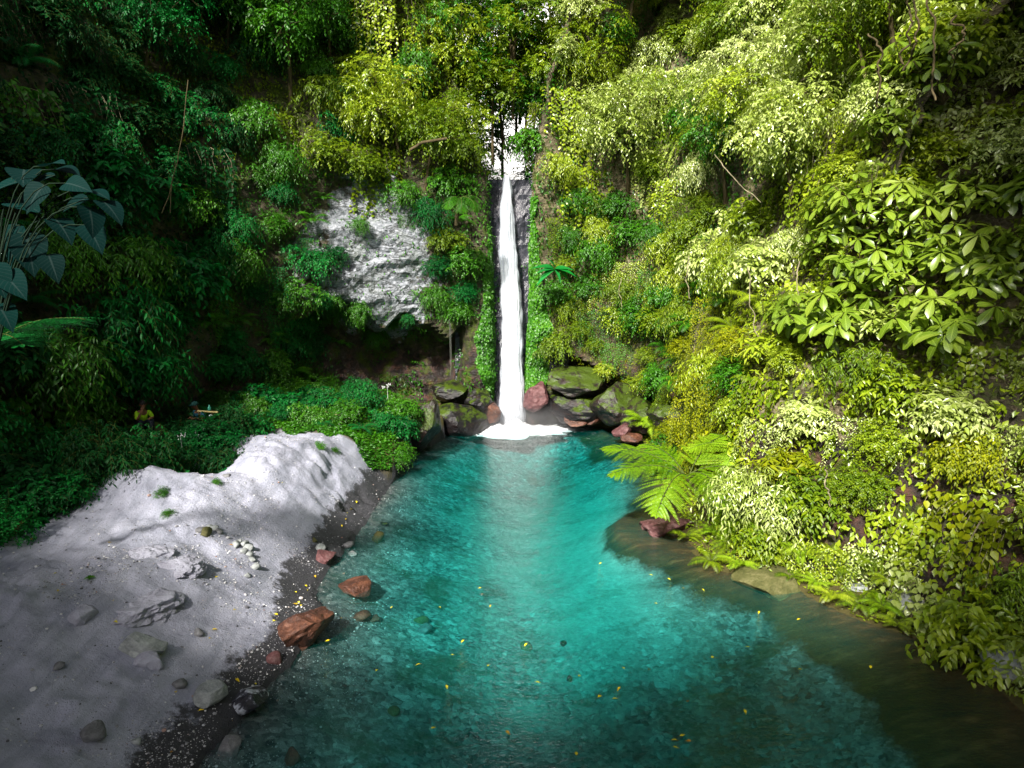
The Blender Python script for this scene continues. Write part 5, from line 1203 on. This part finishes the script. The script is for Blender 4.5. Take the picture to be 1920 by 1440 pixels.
strand('stick', [Yp(348, 938, 17.4), Yp(385, 930, 17.2), Yp(395, 924, 17.2), Yp(414, 935, 17.0)], 0.035, M['bark'], 'short forked driftwood stick in the gully of the sand bank', 'stick', wob=0.05, sides=6, seed=6)

# ------------------------------------------------------------------ people
def skin(name, verts, edges, radii, mat, parent, sub=2, root=0):
    me = bpy.data.meshes.new(name); me.from_pydata(verts, edges, []); o = bpy.data.objects.new(name, me); C.objects.link(o); o.parent = parent
    md = o.modifiers.new('skin', 'SKIN'); md.use_smooth_shade = True; md.branch_smoothing = 0.6
    for i, r in enumerate(radii):
        sv = me.skin_vertices[0].data[i]; sv.radius = (r, r) if not hasattr(r, '__len__') else r; sv.use_root = (i == root)
    ss = o.modifiers.new('sub', 'SUBSURF'); ss.levels = ss.render_levels = sub
    me.materials.append(mat); return o
def plain(name, c, rough=0.8, spec=0.3):
    t = NT(name); n = t.noise(t.coords(), 40, 3); a = tuple(x * 0.75 for x in c)
    return t.surf(t.pbsdf(t.mix(n, a, c), rough, spec, t.bump(n, 0.2, 0.01)))
M['skin'] = plain('skin', (0.24, 0.11, 0.06), 0.55); M['hair'] = plain('black_hair', (0.012, 0.010, 0.009), 0.6)
M['neon'] = plain('neon_cloth', (0.42, 0.78, 0.02)); M['navy'] = plain('dark_cloth', (0.008, 0.012, 0.02)); M['blue'] = plain('blue_cloth', (0.02, 0.12, 0.20)); M['cap'] = plain('cap_cloth', (0.005, 0.05, 0.045)); M['eye'] = plain('eye_white', (0.5, 0.5, 0.48), 0.3)
def person(loc, az, label, shirt, legs, lean, hand_to_face, cap, head_pitch):
    """seated figure, +Y is where it faces; origin at the seat"""
    root = empty('person', loc, az, label, 'person')
    sh = math.sin(lean); ch = math.cos(lean)
    def T(x, y, z): return (x, y * ch + z * sh, z * ch - y * sh)       # lean forward about the hips
    V = []; E = []; Rr = []
    def add(p, r, prev=None):
        V.append(p); Rr.append(r); i = len(V) - 1
        if prev is not None: E.append((prev, i))
        return i
    pel = add((0, 0, 0.08), (0.15, 0.11)); sp1 = add(T(0, 0, 0.24), (0.125, 0.10), pel); sp2 = add(T(0, 0.01, 0.40), (0.155, 0.11), sp1); nk = add(T(0, 0.01, 0.53), (0.055, 0.055), sp2)
    hx = T(0, 0.05, 0.68); hd = add(T(0, 0.03, 0.61), 0.06, nk); h2 = add(hx, (0.078, 0.092), hd); h3 = add((hx[0], hx[1] + 0.0, hx[2] + 0.075), (0.072, 0.085), h2)
    hands = []
    for s_ in (-1, 1):
        hip = add((s_ * 0.09, 0.04, 0.07), 0.095, pel); kn = add((s_ * 0.15, 0.44, 0.22), 0.062, hip); an = add((s_ * 0.13, 0.40, -0.20), 0.04, kn); ft = add((s_ * 0.14, 0.55, -0.25), (0.04, 0.028), an)
        shd = add(T(s_ * 0.165, 0.0, 0.46), 0.055, sp2)
        if hand_to_face and s_ == 1: el = (0.20, 0.30, 0.26); wr = (hx[0] + 0.07, hx[1] + 0.14, hx[2] - 0.14)
        else: el = (s_ * 0.25, 0.16, 0.24); wr = (s_ * 0.12, 0.38, 0.27)
        e_ = add(el, 0.042, shd); w_ = add(wr, 0.028, e_); hands.append((s_, el, wr, w_))
        d = np.array(wr) - np.array(el); d /= np.linalg.norm(d)
        if hand_to_face and s_ == 1: d = unit(np.array([-0.35, -0.2, 0.9]))
        pc = add(tuple(np.array(wr) + d * 0.05), (0.036, 0.018), w_); hands[-1] += (d, pc)
    body = skin('body', V, E, Rr, M['skin'], root)
    fm = []                                              # five separate fingers on each palm
    for s_, el, wr, w_, d, pc in hands:
        side = unit(np.cross(d, [0, 0.3, 1.0])); dn = unit(np.cross(side, d)); o = np.array(V[pc]) + d * 0.035
        for j, (off, ln) in enumerate([(-0.028, .065), (-0.009, .078), (0.010, .072), (0.028, .055)]):
            a = o + side * off; b = a + d * ln * 0.45 - dn * 0.006; c_ = b + unit(d - dn * 0.8) * ln * 0.4
            V2 = [tuple(a - d * 0.03), tuple(a), tuple(b), tuple(c_)]; fm.append((V2, [.009, .009, .0085, .0075]))
        a = np.array(V[pc]) - side * 0.03; b = a - side * 0.025 + d * 0.03; c_ = b + d * 0.03 - dn * 0.01; fm.append(([tuple(a + side * 0.02), tuple(a), tuple(b), tuple(c_)], [.011, .011, .010, .008]))
    mb = MB()
    for V2, r in fm: tube(mb, V2, r[0], r[-1], 6)
    mb.obj('fingers', M['skin'], root)
    # face
    fb = MB(); f = np.array(hx) + np.array([0, 0.085, 0.02])
    rv, rf = rock_arr(1, (1, 1, 1), 2, 0, 0.0); sv = rv / 0.62
    fb.add(sv * np.array([0.014, 0.022, 0.024]) + f + np.array([0, 0.012, -0.015]), rf); fb.add(sv * np.array([0.026, 0.01, 0.008]) + f + np.array([0, 0.0, -0.055]), rf)
    for s_ in (-1, 1): fb.add(sv * np.array([0.012, 0.02, 0.03]) + np.array(hx) + np.array([s_ * 0.082, -0.005, 0.02]), rf)
    fb.obj('face', M['skin'], body); eb = MB()
    for s_ in (-1, 1): eb.add(sv * np.array([0.013, 0.008, 0.008]) + f + np.array([s_ * 0.032, -0.004, 0.012]), rf)
    eb.obj('eye', M['navy'], body)
    hb = MB(); hv = sv * np.array([0.092, 0.105, 0.10]) + np.array(hx) + np.array([0, -0.018, 0.055]); keep = hv[rf].mean(1); ok = (keep[:, 2] > hx[2] + 0.035) | (keep[:, 1] < hx[1] - 0.02); hb.add(hv, rf[ok]); hb.obj('hair', M['hair'], root)
    if cap:
        cb = MB(); cv = sv * np.array([0.10, 0.115, 0.085]) + np.array(hx) + np.array([0, -0.005, 0.085]); ok = cv[rf].mean(1)[:, 2] > hx[2] + 0.07; cb.add(cv, rf[ok])
        n = 13; a = np.linspace(0, math.pi, n); inn = np.stack([0.095 * np.cos(a), 0.10 * np.sin(a), 0 * a], 1); outr = np.stack([0.10 * np.cos(a), 0.20 * np.sin(a), -0.012 + 0 * a], 1)
        W = np.concatenate([inn, outr]) + np.array(hx) + np.array([0, 0, 0.072]); cb.add(W, [(i, i + 1, n + i + 1, n + i) for i in range(n - 1)]); cb.obj('cap', M['cap'], root)
    # shirt follows torso and upper arms, trousers follow hips and thighs
    def cloth(name, idx, grow, mat, cut=None):
        mp = {v: i for i, v in enumerate(idx)}; vv = [V[i] for i in idx]; rr = [tuple(np.array(Rr[i] if hasattr(Rr[i], '__len__') else (Rr[i],) * 2) + grow) for i in idx]
        ee = [(mp[a], mp[b]) for a, b in E if a in mp and b in mp]
        return skin(name, vv, ee, rr, mat, root)
    sho = [i for i, e in enumerate(V) if False]
    arms = [h[3] for h in hands]
    up = [pel, sp1, sp2] + [e for e in range(len(V)) if any((a == sp2 and b == e) for a, b in E) and e != nk]
    el_i = [b for a, b in E if a in up[3:]]
    cloth('shirt', up + el_i, 0.016, shirt)
    hips = [b for a, b in E if a == pel and b != sp1]; kn_i = [b for a, b in E if a in hips]; an_i = [b for a, b in E if a in kn_i]
    cloth('trousers', [pel] + hips + kn_i + an_i, 0.014, legs)
    return root
A = on_y(264, 757, 19.6); A.z -= 0.66; B = on_y(379, 757, 21.2); B.z -= 0.66
person(A, -2.4, 'seated person in a bright yellow-green shirt with one hand at the mouth', M['neon'], M['navy'], 0.25, True, False, 0)
person(B, 2.7, 'seated person in a blue shirt and dark cap behind the bamboo rail', M['blue'], M['navy'], 0.35, False, True, 0)
for q, lb, sd_ in ((A, 'dark rock under the person in yellow-green', 401), (B, 'dark rock under the person in blue', 402)):
    V_, F_ = rock_arr(sd_, (1.1, 0.9, 0.8), 4, 9); mb = MB(); mb.add(V_, F_); o = mb.obj('rock', M['blackmoss']); o.location = Vector((q.x, q.y + 0.1, q.z - 0.38)); props(o, lb, 'rock')
strand('bamboo_rail', [on_y(371, 771, 20.7), on_y(390, 772, 20.6), on_y(409, 773, 20.5)], 0.03, M['bamboo'], 'short bamboo rail in front of the person in blue', 'rail', wob=0.0, sides=8)
for i, (a, lb) in enumerate([(373, 'left bamboo post under the short rail'), (397, 'dark post under the short rail, beside the white ball')]):
    p0 = on_y(a, 772, 20.62); g, _ = drop(p0.x, p0.y, 4); strand('post', [p0, Vector((p0.x, p0.y, g.z))], 0.028, M['bark'], lb, 'post', wob=0.01, sides=7)
V_, F_ = rock_arr(1, (1, 1, 1), 3, 0, 0.0); mb = MB(); mb.add(V_ / 0.62 * np.array([0.065, 0.065, 0.062]), F_)
th = np.linspace(0, 2 * np.pi, 25); tube(mb, np.stack([0.067 * np.cos(th), 0.067 * np.sin(th), 0 * th], 1), 0.004, 0.004, 4)
o = mb.obj('ball_float', plain('pale_plastic', (0.45, 0.62, 0.55), 0.4)); o.location = on_y(395, 781, 20.5); props(o, 'round pale ball hanging under the bamboo rail', 'float')
mb = MB(); prof = [(0.0, 0.0), (0.045, 0.0), (0.05, 0.03), (0.05, 0.09), (0.03, 0.13), (0.018, 0.15), (0.018, 0.18), (0.0, 0.18)]
a_ = np.linspace(0, 2 * np.pi, 17)[:-1]; Vb = np.array([(r * math.cos(q), r * math.sin(q), z) for r, z in prof for q in a_]); n = 16
mb.add(Vb, [(i * n + j, i * n + (j + 1) % n, (i + 1) * n + (j + 1) % n, (i + 1) * n + j) for i in range(len(prof) - 1) for j in range(n)])
o = mb.obj('bottle', plain('green_plastic', (0.05, 0.30, 0.22), 0.35)); o.location = on_y(393, 771, 20.6) + Vector((0, 0, 0.02)); props(o, 'small green bottle standing on the bamboo rail', 'bottle')

# ------------------------------------------------------------------ fallen leaves
t = NT('fallen_leaf'); oi = t.n('ObjectInfo').outputs['Random']
M['fallen'] = t.surf(t.pbsdf(t.ramp(oi, [(0.0, (0.75, 0.55, 0.01)), (0.5, (0.80, 0.66, 0.03)), (0.8, (0.55, 0.50, 0.03)), (1.0, (0.50, 0.18, 0.02))]), 0.5, 0.3))
def leaf_obj(nv):
    mb = MB(); T_ = leaf_tpl(5, OVATE, 0.25 + 0.2 * nv, 0.15 + 0.1 * nv, 0.5); put_leaves(mb, T_, np.zeros((1, 3)), np.array([[0, 1.0, 0]]), np.array([[0, 0, 1.0]]), np.array([1.0]), np.array([0.5]))
    tube(mb, [(0, -0.25, 0.02), (0, -0.1, 0.03), (0, 0, 0)], 0.012, 0.015, 4); return mb.mesh('fallen_leaf', M['fallen'])
LM = [leaf_obj(0), leaf_obj(1)]; rgl = np.random.RandomState(12)
def fallen(px, py, size, label, group, water):
    p = on_z(px, py, 0.012) if water else hit(px, py)[0] + Vector((0, 0, 0.015))
    o = bpy.data.objects.new('fallen_leaf', LM[rgl.randint(2)]); C.objects.link(o); o.location = p; o.scale = (size,) * 3
    o.rotation_euler = (rgl.uniform(-.2, .2), rgl.uniform(-.25, .25), rgl.uniform(0, 6.3)); props(o, label, 'leaf', group)
wl = [(1171, 1254), (1216, 1256), (1163, 1288), (1121, 1307), (1288, 1316), (1148, 1310), (1270, 1388), (1275, 1380), (1296, 1390), (948, 1370), (837, 1284), (1081, 1416), (1004, 1278), (920, 1134), (902, 1114), (902, 1102), (988, 1206), (1232, 1132), (1218, 1077), (1252, 1084), (1316, 1104), (1282, 1103), (826, 1139), (736, 1137), (870, 1200), (705, 1258), (788, 1245), (1085, 1268), (1334, 1233), (1500, 1160), (1632, 1248), (1424, 1146), (1405, 1213), (1497, 1255), (1262, 1400), (914, 1249), (850, 1228), (1128, 1055), (640, 1160), (618, 1200), (808, 1366), (1396, 1330)]
for a, b in wl: fallen(a, b, 0.10 if b > 1200 else 0.085, 'yellow fallen leaf floating on the turquoise pool', 'yellow leaves floating on the pool', True)
sl = [(398, 1182), (442, 1144), (515, 1152), (550, 1133), (212, 1128), (408, 1082), (116, 1098), (108, 1110), (516, 1165), (395, 1198), (380, 1292), (372, 1334), (606, 1042), (208, 1018), (430, 1022), (66, 1010), (106, 1076), (600, 1028), (214, 1166), (556, 1112), (572, 1098), (577, 1108), (560, 1160), (575, 1163), (580, 1158), (566, 1135), (480, 1285), (442, 1274), (320, 1413), (462, 820), (530, 905), (436, 1352), (330, 1300), (562, 1131), (554, 1134), (590, 1080), (640, 985), (652, 962), (668, 940), (648, 975), (660, 955)]
for a, b in sl: fallen(a, b, rgl.uniform(0.07, 0.11), 'yellow or brown fallen leaf lying on the sand bank', 'fallen leaves on the sand', False)
loc, _ = hit(168, 1086); fl = MB(); put_leaves(fl, T_MED, np.zeros((6, 3)), np.array([[math.cos(a), math.sin(a), 0.25] for a in np.arange(6) * 1.05]), np.array([[0, 0, 1.0]] * 6), np.array([.12, .10, .12, .09, .11, .1]), rgl.rand(6) * 0.5 + 0.5)
o = fl.obj('seedling', M['green']); o.location = loc + Vector((0, 0, 0.03)); props(o, 'small bright green sprig alone on the shaded sand', 'plant')
for i, (a, b, s_, lb) in enumerate([(300, 925, 0.28, 'low green weed on the crest of the small left heap'), (318, 966, 0.22, 'tiny green weed at the foot of the small left heap'), (600, 838, 0.3, 'green weed tuft on the top edge of the sand heap'), (628, 848, 0.24, 'green weed tuft on the shoulder of the sand heap'), (408, 905, 0.2, 'green weed by the driftwood stick')]):
    loc, _ = hit(a, b); K['fine'].place(rgl, loc, rgl.uniform(0, 6), s_, 'green', lb, 'weed')
# white blossoms
rgf = np.random.RandomState(3); M['petal'] = plain('white_petal', (0.78, 0.80, 0.80), 0.5)
for a, b, y_, n_, lb in [(726, 722, 24.2, 5, 'cluster of white blossoms on the green mound'), (338, 816, 18.6, 3, 'white blossoms above the gully, left cluster'), (366, 806, 19.2, 2, 'pale blossoms above the gully, right cluster')]:
    mb = MB(); P = rgf.normal(size=(n_ * 5, 3)) * 0.02 + np.repeat(rgf.normal(size=(n_, 3)) * np.array([0.12, 0.05, 0.06]), 5, 0)
    put_leaves(mb, T_SML, P, rgf.normal(size=(n_ * 5, 3)), np.array([[0, -0.8, 0.7]] * (n_ * 5)), np.full(n_ * 5, 0.042), rgf.rand(n_ * 5))
    tube(mb, [(0, 0.05, -0.5), (0, 0.02, -0.2), (0, 0, 0)], 0.008, 0.004, 4); o = mb.obj('blossom', M['petal']); o.location = on_y(a, b, y_); props(o, lb, 'flower')

for k in K.values(): k.clean()
